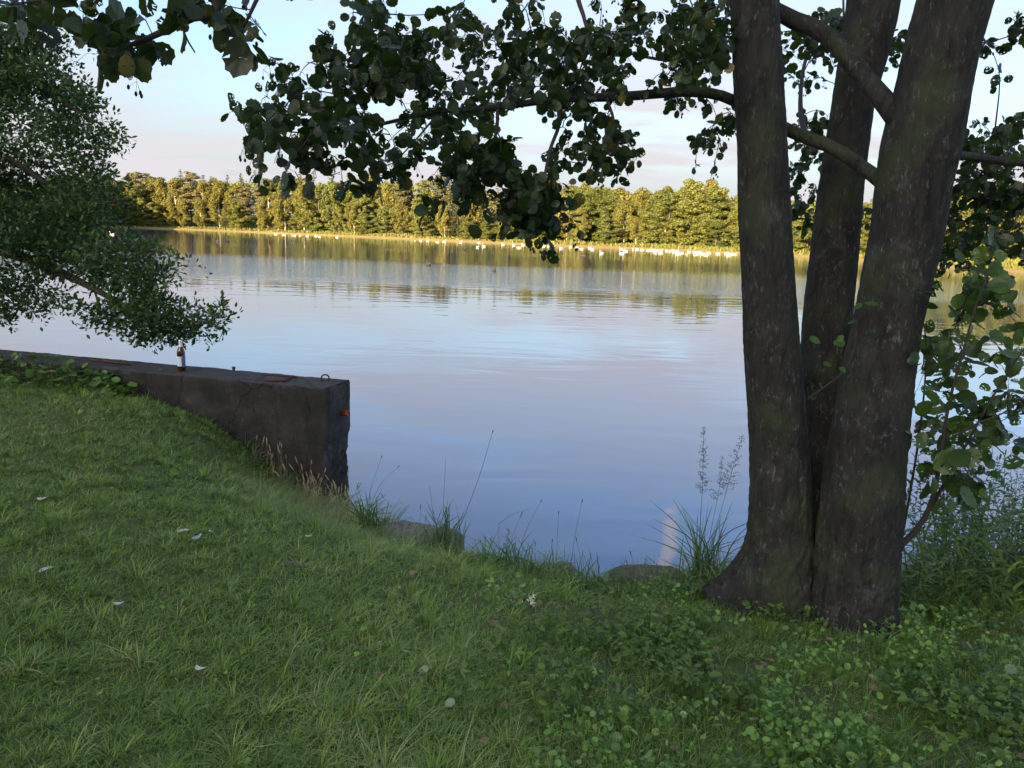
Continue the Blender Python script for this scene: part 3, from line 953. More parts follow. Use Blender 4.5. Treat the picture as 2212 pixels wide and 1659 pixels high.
for i, (px, py) in enumerate(sw):
    ps, dshore = shore_at(px)
    p = onz(px, py, 0.0)
    lim = np.linalg.norm(ps[:2]) - brng.uniform(2.2, 13)
    if np.linalg.norm(p[:2]) > lim or p[1] < 0:
        p = np.array([*(unit(ps[:2]) * lim), 0.0])
    pose = brng.choice(['upright', 'resting', 'feeding'], p=[.35, .5, .15])
    if (px, py) and any(abs(px - q) < 2 for q in (1299.5, 1342.7, 242)): pose = 'upright'
    o = link('swan', SWAN_MESH[pose][0], None, (float(p[0]), float(p[1]), -0.02))
    o.rotation_euler = (0, 0, brng.choice([0, math.pi]) + brng.normal(0, .5))
    s = brng.uniform(.54, .68); o.scale = (s, s, s)
    link('beak', SWAN_MESH[pose][1], o)
    tag(o, 'white swan %s, %s from the left off the far bank' % ({'upright': 'with raised neck', 'resting': 'with folded neck', 'feeding': 'dipping its head'}[pose], ordinal(i + 1)), 'swan', 'swans off the far bank')
V, T = loft([(-.26, 0, .12), (-.18, 0, .09), (0, 0, .06), (.13, 0, .08), (.19, 0, .16), (.20, 0, .22), (.27, 0, .22)], [.01, .06, .10, .08, .04, .045, .012], 8)
duck_me = mesh_np('duck', V, T, M['duck'], True)
dk = [(926, 573, 'dark water bird swimming alone in mid lake'), (1067, 586, 'small dark duck on pale water left of the mid-lake bird line'), (1257, 557, 'small dark duck below the swans behind the hanging leaves'),
      (1003, 540, 'small dark duck on the dark reflection near mid shore'), (1516, 578, 'dark duck drawing a wake near the left trunk'), (470, 521, 'left of two small ducks off the left far bank'), (492, 522, 'right of two small ducks off the left far bank')]
for px, py, lb in dk:
    p = onz(px, py, 0.0)
    o = link('duck', duck_me, None, (float(p[0]), float(p[1]), -.01)); o.rotation_euler = (0, 0, brng.random() * 6.28)
    s = 1.6 if px == 926 else 1.2; o.scale = (s, s, s)
    tag(o, lb, 'duck', 'ducks on the lake')

# ------------------------------------------------------------------ the concrete wall at the water's edge
WA = np.array([-1.50, 6.07]); WD = unit(np.array([-1.0, 0.262])); WN = np.array([-WD[1], WD[0]]) * -1
if WN[1] < 0: WN = -WN
WTH, WTOP, WBOT, WLEN = 0.43, 1.13, -0.7, 8.5
wroot = empty('concrete_wall', (WA[0], WA[1], 0), 'weathered dark concrete wall ending in a square block at the water', 'wall')


def wall_pt(u, v, z):
    q = WA + WD * u + WN * v
    return np.array([q[0], q[1], z])


def wall_block():
    """rounded cross-section swept along the wall, worn edges, crumbled foot at the open end"""
    rr_ = .022
    sec = []
    zs = np.linspace(WBOT, WTOP - rr_, 46)
    for z in zs: sec.append((0, z))
    sec += [(rr_ * .35, WTOP - rr_ * .3), (rr_, WTOP)]
    for v in np.linspace(rr_, WTH - rr_, 12)[1:-1]: sec.append((v, WTOP))
    sec += [(WTH - rr_, WTOP), (WTH - rr_ * .35, WTOP - rr_ * .3)]
    for z in zs[::-1]: sec.append((WTH, z))
    sec = np.array(sec); m = len(sec)
    us = np.concatenate([np.linspace(0, 1.2, 60), np.linspace(1.2, WLEN, 120)[1:]])
    V = np.array([[wall_pt(u, v, z) for v, z in sec] for u in us])
    nrm = np.zeros((m, 3)); nrm[:, :2] = np.where(sec[:, :1] < rr_, -WN, np.where(sec[:, :1] > WTH - rr_, WN, 0)); nrm[sec[:, 1] > WTOP - .01] = (0, 0, 1)
    inn = np.array([WD[0], WD[1], 0])

    def bite_(Q):
        zf = np.clip((.74 + .12 * vnoise(Q, 3, 2) - Q[..., 2]) / .20, 0, 1)
        return zf * (.006 + .04 * np.clip(vnoise(Q, 5.5, 3) + .35, 0, 1.4)) + np.abs(vnoise(Q, 24, 3)) * (.006 + .035 * zf)
    rough = .008 + .035 * np.clip((.62 - V[..., 2]) / .3, 0, 1) * (us[:, None] < 1.0)
    near = np.exp(-us / .10)[:, None]
    Vb = bite_(V) * near
    V = V + nrm[None] * ((vnoise(V, 9, 3) - .3) * rough)[..., None] + nrm[None] * (vnoise(V, 34, 2) * .004)[..., None] + inn * Vb[..., None]
    mb = MB(); V2 = V.reshape(-1, 3)
    mb.add(V2, grid(m, len(us)))
    # end face: a grid between front and back edges
    ends = []
    K = 22
    zz = np.linspace(WBOT, WTOP, 110)
    for z in zz:
        row = []
        for k in range(K + 1):
            row.append(wall_pt(0, WTH * k / K, z))
        ends.append(row)
    E_ = np.array(ends)
    side = np.abs(np.linspace(-1, 1, K + 1))[None, :]
    bt = bite_(E_) + .015 * np.clip((E_[..., 2] - WTOP + .03) / .03, 0, 1)
    E_ = E_ + inn * (bt - .004 * (1 - side ** 8))[..., None]
    MB().add(E_.reshape(-1, 3), grid(K + 1, len(zz))).build('wall_end', M['end_concrete'], wroot)
    return mb.build('wall_block', M['concrete'], wroot, True)


wb = wall_block()
# mooring ring
c = at(720, 819, 6.30); uu = float((c[:2] - WA) @ WD)
c = wall_pt(.16, .29, WTOP + .022)
a = np.linspace(0, 2 * math.pi, 25)
ringp = np.stack([c[0] + .030 * np.cos(a), c[1] + .012 * np.cos(a), c[2] + .030 * np.sin(a)], 1)
mb = MB().add(*tube(ringp, .0065, 8, False)); mb.add(*tube(np.array([c - [0, 0, .05], c - [0, 0, .022]]), .009, 8))
mb.build('mooring_ring', M['iron'], wroot)
# rusty plate let into the top
pl = MB(); P4 = [wall_pt(.42, .10, 0), wall_pt(.62, .09, 0), wall_pt(.66, .24, 0), wall_pt(.47, .26, 0)]
zt = WTOP + .002
Vp = np.array([[p_[0], p_[1], zt + h_] for h_ in (.0, .012) for p_ in P4])
pl.add(Vp, [[4, 5, 6, 7], [0, 1, 5, 4], [1, 2, 6, 5], [2, 3, 7, 6], [3, 0, 4, 7]])
pl.build('rusty_plate', M['rust'], wroot, False)
b0, b1 = wall_pt(.40, .255, WTOP + .016), wall_pt(.74, .245, WTOP + .020)
MB().add(*tube(np.linspace(b0, b1, 5), .010, 6)).build('rusty_bar', M['rust'], wroot)
b0, b1 = wall_pt(2.05, .20, WTOP + .012), wall_pt(2.50, .23, WTOP + .014)
MB().add(*tube(np.linspace(b0, b1, 5), .010, 6)).build('rusty_bar', M['rust'], wroot)
# small iron bolt on the rear edge
c = wall_pt(1.12, .40, WTOP)
MB().add(*tube(np.array([c - [0, 0, .02], c + [0, 0, .025]]), .012, 8)).add(*tube(np.array([c + [0, 0, .012], c + [0, 0, .028]]), .016, 6)).build('iron_bolt', M['iron'], wroot)
# red pipe stub in the end face
c = wall_pt(0.0, .26, WTOP - .255); ax = -np.array([WD[0], WD[1], .05])
V, T = lathe([(.0, .0), (.021, .0), (.021, .070), (.026, .071), (.026, .096), (.019, .097), (.017, .088)], 20)
q = Vector(ax.tolist()).to_track_quat('Z', 'Y').to_matrix(); Q = np.array(q)
pipe = MB().add(V @ Q.T + c - ax * .03, T).build('pipe_stub', M['red_pipe'], wroot)
V, T = lathe([(.0, .091), (.008, .092), (.009, .089), (.018, .089)], 18)
MB().add(V @ Q.T + c - ax * .03, T).build('pipe_plug', M['pipe_plug'], pipe)

# ------------------------------------------------------------------ bottle on the wall
bp = at(379, 806, 6.53); bp[2] = WTOP
u_ = float((bp[:2] - WA) @ WD); bp = wall_pt(u_, .17, WTOP + .003)
bottle = empty('bottle', bp, 'amber beer bottle with pale label and silver neck foil standing on the wall', 'bottle')
outer = [(.0, .0), (.030, .0), (.0335, .004), (.034, .012), (.034, .150), (.0335, .160), (.030, .176), (.0235, .196), (.0175, .212), (.0145, .228), (.0132, .262)]
inner = [(.0112, .262), (.0125, .226), (.0155, .210), (.0215, .194), (.0280, .175), (.0315, .158), (.0315, .012), (.028, .008), (.0, .008)]
V, T = lathe(outer + inner, 36)
MB().add(V + bp, T).build('bottle_glass', M['amber'], bottle)
fv, ft = lathe([(.0180, .212), (.0158, .226), (.0142, .245), (.0148, .257), (.0152, .262), (.0120, .268), (.0, .269)], 28)
MB().add(fv + bp, ft).build('neck_foil', M['foil'], bottle)


def arc_patch(a0, a1, z0, z1, r, n=14):
    a = np.linspace(a0, a1, n); V = np.concatenate([np.stack([r * np.cos(a), r * np.sin(a), np.full(n, z)], 1) for z in (z0, z1)])
    return V, grid(n, 2)


V, T = arc_patch(math.radians(-170), math.radians(-62), .042, .128, .0346)
MB().add(V + bp, T).build('paper_label', M['beer_label'], bottle)
V, T = arc_patch(math.radians(-58), math.radians(10), .036, .140, .0346)  # darker blue patch round the right side of the bottle
MB().add(V + bp, T).build('dark_label_side', plain('dark_label_side', (0.10, 0.13, 0.24), 0.5), bottle)

# ------------------------------------------------------------------ leaves
def alder_leaf_mesh(seed, holes=0, L=1.0, Wd=.86, fold=.16):
    """rounded, toothed leaf: base at the origin, along +Y, normal +Z"""
    rng = np.random.default_rng(seed); n = 20
    a = np.linspace(0, 2 * math.pi, n, endpoint=False)
    rx = Wd / 2 * np.abs(np.sin(a)) ** .85 * np.sign(np.sin(a)); ry = -np.cos(a) * .5
    rx = rx * (1 + .16 * (-np.cos(a)))                          # widest above the middle
    tooth = 1 + .045 * np.where(np.arange(n) % 2, 1, -1) + rng.normal(0, .03, n)
    out = np.stack([rx * tooth, .5 + ry * tooth], 1)
    mid = np.stack([rx * .55, .5 + ry * .58], 1)
    Vxy = np.vstack([[[0, .5]], mid, out])
    z = fold * np.abs(Vxy[:, 0]) + .10 * np.sin(Vxy[:, 1] * 3 + seed) * (1 - .3 * np.abs(Vxy[:, 0])) - .10 * (Vxy[:, 1] - .5) ** 2 + rng.normal(0, .012, len(Vxy))
    V = np.column_stack([Vxy, z]) * L
    T = []
    for k in range(n):
        k2 = (k + 1) % n
        if not (holes and rng.random() < holes * .5): T.append((0, 1 + k, 1 + k2))
        if not (holes and rng.random() < holes): T.append((1 + k, 1 + n + k, 1 + n + k2))
        if not (holes and rng.random() < holes): T.append((1 + k, 1 + n + k2, 1 + k2))
    return V, np.array(T)


LEAFV = [alder_leaf_mesh(1), alder_leaf_mesh(2, 0, 1, .78, .22), alder_leaf_mesh(3, .09), alder_leaf_mesh(4, 0, 1, .92, .05), alder_leaf_mesh(5, .16, 1, .84)]
SMALLV = (np.array([(0, 0, 0), (.26, .38, .07), (.16, .80, .05), (0, 1, -.04), (-.17, .78, .05), (-.26, .36, .07), (0, .45, 0)], float),
          np.array([(0, 1, 6), (1, 2, 6), (2, 3, 6), (3, 4, 6), (4, 5, 6), (5, 0, 6)]))


def leaf_frames(axis, nrm):
    A = unit(axis); N = unit(nrm - A * np.sum(nrm * A, 1)[:, None]); B = np.cross(A, N)
    return np.stack([B, A, N], -1)                             # columns X,Y,Z


class Crown:
    """twigs grown out from a branch skeleton towards sprays of leaves"""
    def __init__(s, seed):
        s.rng = np.random.default_rng(seed); s.nodes = []; s.twigs = MB()
        s.L = []                                               # leaf base, frame, size
        s.cones = MB()

    def skeleton(s, P, r0, r1, step=.06):
        n = max(4, int(np.sum(np.linalg.norm(np.diff(P, axis=0), axis=1)) / step))
        s.nodes.extend(catmull(P, n))

    def grow(s, centers, leaves=7, size=.07, reach=.09, rt=.0022, light=(0, .6, .5), conep=0.0, droop=.5, jitter=.45, szvar=.22, stalks=True):
        rng = s.rng; N = np.array(s.nodes)
        C = np.asarray(centers, float)
        d = np.array([np.min(np.linalg.norm(N - c_, axis=1)) for c_ in C])
        for i in np.argsort(d):
            c_ = C[i]
            k = np.argmin(np.linalg.norm(N - c_, axis=1)); a_ = N[k]; L_ = np.linalg.norm(c_ - a_)
            m = max(4, int(L_ / .06))
            mid = (a_ + c_) / 2 + rng.normal(0, .10, 3) * L_ + np.array([0, 0, .10 * L_])
            tail = c_ + unit(c_ - mid) * reach * .5 + np.array([0, 0, -reach * .35])
            P = catmull(np.array([a_, mid, c_, tail]), m + 2)
            s.twigs.add(*tube(P, np.linspace(rt * (1 + 2.2 * min(L_, .8)), rt * .45, len(P)), 4 if stalks else 3, False))
            N = np.vstack([N, P[1:]])
            nl = max(2, int(rng.normal(leaves, leaves * .25)))
            base = P[-1 - (rng.random(nl) ** 1.3 * min(len(P) - 1, 3 + int(reach / .03))).astype(int)]
            outd = unit(rng.normal(0, 1, (nl, 3)) + unit(P[-1] - P[-3]) * .6)
            pb = base + outd * rng.uniform(.15, .45, (nl, 1)) * reach
            for b_, e_ in (zip(base, pb) if stalks else ()):
                s.twigs.add(*tube(np.array([b_, (b_ + e_) / 2 + [0, 0, .004], e_]), rt * .4, 3, False))
            ax_ = unit(outd + np.array([0, 0, -droop]) + rng.normal(0, jitter * .6, (nl, 3)))
            nr_ = np.array(light) + rng.normal(0, jitter, (nl, 3))
            Fm = leaf_frames(ax_, nr_)
            sz = size * np.exp(rng.normal(0, szvar, nl))
            for q in range(nl): s.L.append((pb[q], Fm[q], sz[q]))
            if conep and rng.random() < conep:
                e_ = P[-1] + np.array([*rng.normal(0, .02, 2), -.02])
                for _ in range(rng.integers(2, 5)):
                    t_ = e_ + np.array([*rng.normal(0, .018, 2), -rng.uniform(.015, .05)])
                    s.twigs.add(*tube(np.array([P[-1], e_, t_]), rt * .3, 3, False))
                    V, T = lathe([(0, -.008), (.0042, -.004), (.0048, .001), (.003, .006), (0, .008)], 6)
                    s.cones.add(V + t_, T)
        s.nodes = list(N)

    def finish(s, root, leafmat, single, nsingle, shapes, twigmat, cones=True):
        if s.twigs.n: tag(s.twigs.build('twigs', twigmat, root), kind='stuff')
        if s.cones.n: tag(s.cones.build('cones', M['cone'], root), kind='stuff')
        base = np.array([l[0] for l in s.L]); fr = np.array([l[1] for l in s.L]); sz = np.array([l[2] for l in s.L])
        ctr = base + fr[:, :, 1] * sz[:, None] * .5
        x, y, dz = project(ctr)
        face = np.abs(np.sum(fr[:, :, 2] * unit(CAM - ctr), 1))
        inside = (x > -10) & (x < W + 10) & (y > -10) & (y < H + 10) & (dz > .2)
        score = np.where(inside, sz / dz * (.3 + face), -1)
        order = np.argsort(-score)
        big = order[:nsingle]; big = big[score[big] > 0]
        o0 = origin(root)
        if nsingle:
            meshes = [mesh_np('leaf', V, T, single, True) for V, T in shapes]
            for k in big:
                ob = link('leaf', meshes[s.rng.integers(len(meshes))], root)
                m = Matrix((fr[k] * sz[k]).tolist()).to_4x4(); m.translation = Vector((base[k] - o0).tolist())
                ob.matrix_local = m
        rest = np.setdiff1d(np.arange(len(sz)), big)
        mb = MB(); pick = s.rng.integers(len(shapes), size=len(rest))
        for j, (V, T) in enumerate(shapes):
            r_ = rest[pick == j]
            if not len(r_): continue
            VV = np.einsum('nij,vj->nvi', fr[r_] * sz[r_][:, None, None], V) + base[r_][:, None]
            TT = T[None] + (np.arange(len(r_)) * len(V))[:, None, None]
            mb.add(VV.reshape(-1, 3), TT.reshape(-1, 3), np.repeat(s.rng.random(len(r_)), len(V)))
        if mb.n: tag(mb.build('foliage', leafmat, root, True), kind='stuff')


def pline(pts):
    return np.array([at(a_, b_, c_) for a_, b_, c_ in pts])


def px_branch(pts, widths, n=26):
    P = pline(pts); r = np.array([pxsize(p_, w_) / 2 for p_, w_ in zip(P, widths)])
    return catmull(np.column_stack([P, r]), n)


def limb(PR, sides=12, wob=.05, seed=0):
    P, r = PR[:, :3].copy(), PR[:, 3]
    V, T = tube(P, r, sides)
    k = len(P) * sides
    ctr = np.repeat(P, sides, 0)
    V[:k] = ctr + (V[:k] - ctr) * (1 + wob * vnoise(V[:k], 7, 2)[:, None] * 2)
    return V, T


# ------------------------------------------------------------------ the three-stemmed alder
aroot_p = onz(1770, 1370, .56)
alder = empty('alder_tree', (aroot_p[0], aroot_p[1], .5), 'three-stemmed alder with dark grey trunks and overhanging leafy branches on the bank', 'tree')


def trunk(pts, rough_low=1.0, flare=None, sides=104, n=400):
    """pts: (picture x left edge, right edge, y, depth)"""
    P, r = [], []
    for xl, xr, y, Y in pts:
        p_ = at((xl + xr) / 2, y, Y); P.append(p_); r.append(pxsize(p_, xr - xl) / 2)
    PR = catmull(np.column_stack([P, r]), n)
    P, r = PR[:, :3], PR[:, 3]
    V, T = tube(P, r, sides)
    k = n * sides; ctr = np.repeat(P, sides, 0); d = V[:k] - ctr
    rad = np.repeat(r, sides)[:, None]; u = d / rad
    hgt = V[:k, 2]
    low = np.clip((1.7 - hgt) / 1.2, 0, 1)[:, None]
    stretched = V[:k] * np.array([1, 1, .35])
    bulge = vnoise(V[:k] * np.array([1, 1, .6]), 3.2, 2)[:, None] * .045
    ridg = (np.abs(vnoise(stretched, 22, 3)) - .25)[:, None] * (.010 + .034 * low * rough_low) / np.maximum(rad, .05) * .5
    scal = vnoise(V[:k], 55, 2)[:, None] * (.0018 + .0060 * low * rough_low) / rad
    line_ = lambda Q, sc: np.clip(1 - np.abs(vnoise(Q, sc, 2)) / .10, 0, 1)
    fis = (line_(V[:k] * np.array([1, 1, .22]), 15) * .007 + line_(V[:k] * np.array([1, 1, .5]) + 7, 34) * .003)[:, None] * (.30 + .9 * low * rough_low)
    plate = np.clip(vnoise(V[:k] * np.array([1, 1, .4]) + 3, 30, 2), 0, 1)[:, None] * .006 * low
    ridg = ridg + (plate - fis) / rad
    V[:k] = ctr + d * (.94 + bulge + ridg + scal)
    if flare is not None:
        for (fx, fy, z0, amt, wd) in flare:
            fd = unit(np.array([fx, fy])); c_ = np.clip(u[:, :2] @ fd, 0, 1) ** wd
            f_ = np.clip((z0 - hgt) / .45, 0, 1) ** 2.2
            V[:k, :2] += fd * (c_ * f_ * amt)[:, None]
    return V, T


tl = trunk([(1560, 1690, -420, 3.95), (1570, 1688, -200, 3.92), (1575, 1685, 0, 3.88), (1582, 1692, 150, 3.86), (1590, 1701, 300, 3.84), (1594, 1709, 450, 3.83), (1600, 1718, 600, 3.82), (1606, 1730, 760, 3.81), (1613, 1742, 900, 3.80),
            (1617, 1752, 1020, 3.79), (1614, 1757, 1130, 3.78), (1610, 1762, 1230, 3.76), (1606, 1772, 1340, 3.74), (1600, 1785, 1470, 3.70)], 1.0,
           [(-.85, .5, .98, .25, 3), (-.5, -.9, .80, .10, 3), (.3, -1, .75, .10, 4)])
MB().add(*tl).build('trunk', M['bark'], alder)['label'] = 'straight left trunk with a root spreading towards the water'
tm = trunk([(1850, 1925, -420, 4.45), (1842, 1922, -200, 4.4), (1828, 1912, 0, 4.35), (1812, 1902, 120, 4.31), (1795, 1889, 230, 4.28), (1768, 1867, 400, 4.24), (1748, 1855, 550, 4.20), (1733, 1842, 680, 4.16), (1728, 1832, 780, 4.12), (1728, 1830, 900, 4.08), (1725, 1835, 1050, 4.03), (1720, 1840, 1200, 3.98), (1715, 1845, 1400, 3.92)], .9)
MB().add(*tm).build('trunk', M['bark'], alder)['label'] = 'slimmer middle trunk standing behind the other two'
fork = limb(px_branch([(1845, 260, 4.27), (1868, 180, 4.26), (1890, 100, 4.25), (1915, 0, 4.26), (1935, -120, 4.3), (1960, -300, 4.35)], [60, 62, 62, 60, 56, 46], 24), 18, .03)
MB().add(*fork).build('fork_stem', M['bark'], alder)
tr_ = trunk([(2130, 2270, -420, 3.55), (2040, 2210, -200, 3.58), (1983, 2143, 0, 3.60), (1955, 2115, 100, 3.61), (1932, 2096, 200, 3.62), (1905, 2080, 300, 3.63), (1890, 2055, 400, 3.64), (1880, 2036, 500, 3.65), (1862, 2012, 600, 3.65), (1842, 1990, 700, 3.65), (1818, 1976, 800, 3.64), (1800, 1965, 900, 3.63), (1782, 1956, 1000, 3.62), (1770, 1950, 1100, 3.61), (1760, 1943, 1200, 3.60), (1753, 1938, 1300, 3.58), (1745, 1940, 1390, 3.55), (1735, 1950, 1480, 3.52)], 1.25,
            [(.9, -.4, .72, .10, 3), (-.2, -1, .78, .10, 3), (.6, .8, .75, .10, 3)])
MB().add(*tr_).build('trunk', M['bark'], alder)['label'] = 'thick right trunk leaning right, with flaking grey bark'

SK = {
    'main': ([(1905, 392, 3.66), (1850, 352, 3.82), (1800, 320, 3.93), (1700, 280, 4.06), (1585, 217, 4.10), (1500, 198, 4.05), (1350, 208, 3.90), (1200, 215, 3.72), (1050, 235, 3.52), (950, 240, 3.40), (850, 262, 3.25), (720, 290, 3.08), (630, 285, 2.98)], [33, 29, 28, 26, 24, 22, 20, 17, 13, 10, 8, 5, 3]),
    'upper': ([(1945, 262, 3.62), (1900, 205, 3.75), (1860, 160, 3.86), (1780, 72, 4.02), (1690, 32, 4.12), (1560, -60, 4.25), (1380, -150, 4.2), (1150, -190, 4.0), (900, -140, 3.6), (760, -40, 3.35)], [54, 44, 40, 37, 34, 26, 22, 17, 12, 7]),
    'right': ([(2050, 332, 3.66), (2110, 340, 3.85), (2212, 352, 4.15), (2340, 350, 4.5)], [22, 18, 15, 9]),
    'pendant': ([(1205, 222, 3.71), (1207, 270, 3.66), (1188, 325, 3.58), (1172, 400, 3.48), (1150, 460, 3.38), (1140, 510, 3.32)], [10, 9, 8, 6, 4, 3]),
    'pendant2': ([(1075, 233, 3.55), (1072, 285, 3.50), (1050, 350, 3.42), (1015, 420, 3.35)], [9, 8, 5, 3]),
    'pendant3': ([(1310, 212, 3.84), (1325, 270, 3.78), (1290, 330, 3.7), (1265, 390, 3.64)], [7, 6, 4, 3]),
    'rise': ([(1225, -170, 4.0), (1245, -20, 3.85), (1262, 40, 3.8), (1270, 90, 3.76), (1250, 160, 3.72)], [13, 11, 9, 6, 3]),
    'back': ([(1650, 90, 4.0), (1560, 110, 4.5), (1450, 130, 4.9), (1330, 110, 5.1)], [16, 12, 8, 4]),
    'between': ([(1760, 330, 4.3), (1730, 250, 4.7), (1740, 130, 5.1), (1790, 30, 5.3)], [14, 10, 7, 4]),
    'low_left': ([(950, 241, 3.40), (900, 300, 3.3), (860, 345, 3.22), (840, 385, 3.18)], [5, 4, 3, 2]),
}
cr = Crown(101)
for nm, (pts, wd) in SK.items():
    PR = px_branch(pts, wd, 34)
    MB().add(*limb(PR, 12 if wd[0] > 15 else 8, .05)).build('branch', M['bark'] if wd[0] > 15 else M['twig'], alder)
    cr.skeleton(PR[:, :3], 0, 0)
REG = [  # outline, depth range, sprays
    ([(690, 0), (960, 0), (965, 200), (930, 290), (830, 320), (700, 300), (655, 190), (690, 120)], (3.0, 3.75), 34),
    ([(545, 270), (565, 200), (640, 140), (720, 190), (800, 300), (760, 360), (600, 365)], (2.75, 3.35), 20),
    ([(790, 310), (900, 300), (890, 350), (840, 390), (800, 370)], (3.1, 3.4), 4),
    ([(960, 120), (1060, 90), (1580, 60), (1580, 190), (1350, 205), (1050, 228), (955, 240)], (3.4, 4.6), 58),
    ([(950, 0), (1110, 0), (1110, 100), (960, 130)], (3.4, 4.4), 11),
    ([(1290, 0), (1580, 0), (1580, 80), (1300, 90)], (3.6, 4.8), 26),
    ([(1110, 0), (1290, 0), (1290, 90), (1110, 100)], (3.5, 4.3), 4),
    ([(965, 295), (1085, 285), (1120, 365), (1050, 415), (1000, 425), (940, 380)], (3.2, 3.6), 19),
    ([(1085, 395), (1205, 395), (1195, 470), (1150, 495), (1090, 440)], (3.15, 3.45), 22),
    ([(1250, 255), (1360, 255), (1350, 305), (1300, 330), (1265, 395), (1222, 330)], (3.5, 3.85), 13),
    ([(930, 235), (1180, 225), (1160, 255), (940, 290)], (3.3, 3.6), 6),
    ([(1490, 230), (1585, 240), (1585, 315), (1520, 315)], (4.3, 4.9), 7),
    ([(1695, 0), (1830, 0), (1770, 350), (1715, 340), (1700, 250)], (4.5, 5.6), 26),
    ([(1700, 360), (1765, 360), (1745, 480), (1705, 520)], (4.5, 5.2), 7),
    ([(1905, 0), (1985, 0), (1945, 180), (1900, 200)], (4.7, 5.5), 5),
    ([(1860, 380), (1900, 380), (1885, 550), (1860, 560)], (4.6, 5.2), 3),
    ([(2065, 300), (2212, 255), (2260, 560), (2045, 550), (2040, 480)], (4.1, 5.2), 66),
    ([(2150, 30), (2225, 20), (2225, 240), (2160, 190)], (3.7, 4.3), 4),
    ([(690, 0), (880, 0), (860, 150), (700, 170)], (3.1, 3.6), 9),
]
cent = []
for poly, (y0, y1), k in REG:
    k = max(2, int(k * .66)); q = inpoly(poly, k, cr.rng); c_ = at(q[:, 0], q[:, 1], cr.rng.uniform(y0, y1, k)); cent.append((np.repeat(c_, 3, 0) + cr.rng.normal(0, 1, (k * 3, 3)) * [.05, .10, .045]))
cr.grow(np.concatenate(cent), 9, .045, .075,   .0022, (.1, .75, .45), .28, .45, .5)
up = cr.rng.normal(0, 1, (60, 3)) * np.array([1.5, 1.0, .8]) + np.array([1.0, 4.4, 6.2])
up = up[(project(up)[1] < -40)]
cr.grow(up, 8, .072, .11, .003, (.1, .5, .6), 0, .4, .5)
# short shoot in the crotch of the trunks
sp = px_branch([(1745, 862, 3.66), (1790, 830, 3.60), (1825, 800, 3.56), (1845, 755, 3.54), (1850, 690, 3.52)], [5, 5, 4, 4, 2], 14)
MB().add(*limb(sp, 6, .03)).build('shoot', M['twig'], alder)
cr.finish(alder, M['alder_leaf'], M['alder_leaf_single'], 288, LEAFV, M['twig'])
srng2 = np.random.default_rng(55)
lm = [mesh_np('leaf', V, T, M['shoot_leaf'], True) for V, T in LEAFV[:3]]
for (px, py, Y, sz, dx) in [(1770, 740, 3.50, .055, -1), (1800, 742, 3.50, .05, 1), (1778, 715, 3.52, .032, -.4), (1795, 790, 3.50, .04, -1), (1812, 795, 3.48, .035, .8), (1775, 835, 3.55, .03, -.3), (1832, 700, 3.5, .035, .3), (1845, 668, 3.48, .04, .6), (1868, 655, 3.46, .055, 1), (1872, 715, 3.45, .05, 1), (1820, 725, 3.5, .035, -.5), (1760, 862, 3.52, .025, -.8)]:
    e_ = at(px, py, Y)
    fr = leaf_frames(np.array([[dx, -.3, srng2.normal(.1, .4)]]), np.array([[0, -.75, .6]]) + srng2.normal(0, .2, (1, 3)))[0]
    ob = link('leaf', lm[srng2.integers(3)], alder); m = Matrix((fr * sz).tolist()).to_4x4(); m.translation = Vector((e_ - origin(alder)).tolist()); ob.matrix_local = m

# ------------------------------------------------------------------ second alder, left of the viewer, one bough reaching into view
r2 = np.array([-3.3, .9]); z2 = float(gz(np.array(r2[0]), np.array(r2[1])))
alder2 = empty('alder_tree', (r2[0], r2[1], z2), 'alder bough with large dark leaves hanging in the top left corner', 'tree')
PR = catmull(np.column_stack([[(r2[0], r2[1], z2 - .2), (r2[0] + .05, r2[1], 2.0), (r2[0] - .05, r2[1] + .05, 4.0), (r2[0], r2[1], 6.5)], [.17, .14, .12, .07]]), 40)
MB().add(*limb(PR, 24, .06)).build('trunk', M['bark'], alder2)
c2 = Crown(202)
bough = np.array([(-3.3, .93, 3.1), (-2.6, 1.3, 4.1), (-1.6, 1.9, 4.35), (-1.0, 2.25, 4.0), *at(np.array([470, 400, 330, 250, 190]), np.array([-40, 40, 78, 108, 100]), np.array([2.3, 2.25, 2.2, 2.2, 2.2]))])
PR = catmull(np.column_stack([bough, [.06, .045, .035, .026, .014, .010, .008, .005, .003]]), 60)
MB().add(*limb(PR, 10, .04)).build('branch', M['twig'], alder2)
c2.skeleton(PR[12:, :3], 0, 0)
side = np.array([bough[3], at(640, -190, 2.3), at(585, -70, 2.28), at(545, 20, 2.25), at(520, 70, 2.25)])
PR = catmull(np.column_stack([side, [.02, .012, .008, .005, .003]]), 24)
MB().add(*limb(PR, 8, .04)).build('branch', M['twig'], alder2); c2.skeleton(PR[6:, :3], 0, 0)
corner = np.array([bough[1], at(60, -120, 2.2), at(30, -30, 2.2), at(20, 10, 2.2)])
PR = catmull(np.column_stack([corner, [.02, .010, .006, .003]]), 20)
MB().add(*limb(PR, 8, .04)).build('branch', M['twig'], alder2); c2.skeleton(PR[8:, :3], 0, 0)
dead = pline([(392, 45, 2.25), (398, 70, 2.24), (408, 92, 2.24), (421, 113, 2.23)])
MB().add(*tube(catmull(dead, 10), np.linspace(.0032, .002, 10), 6)).build('dead_twig', M['twig'], alder2)
cent = []
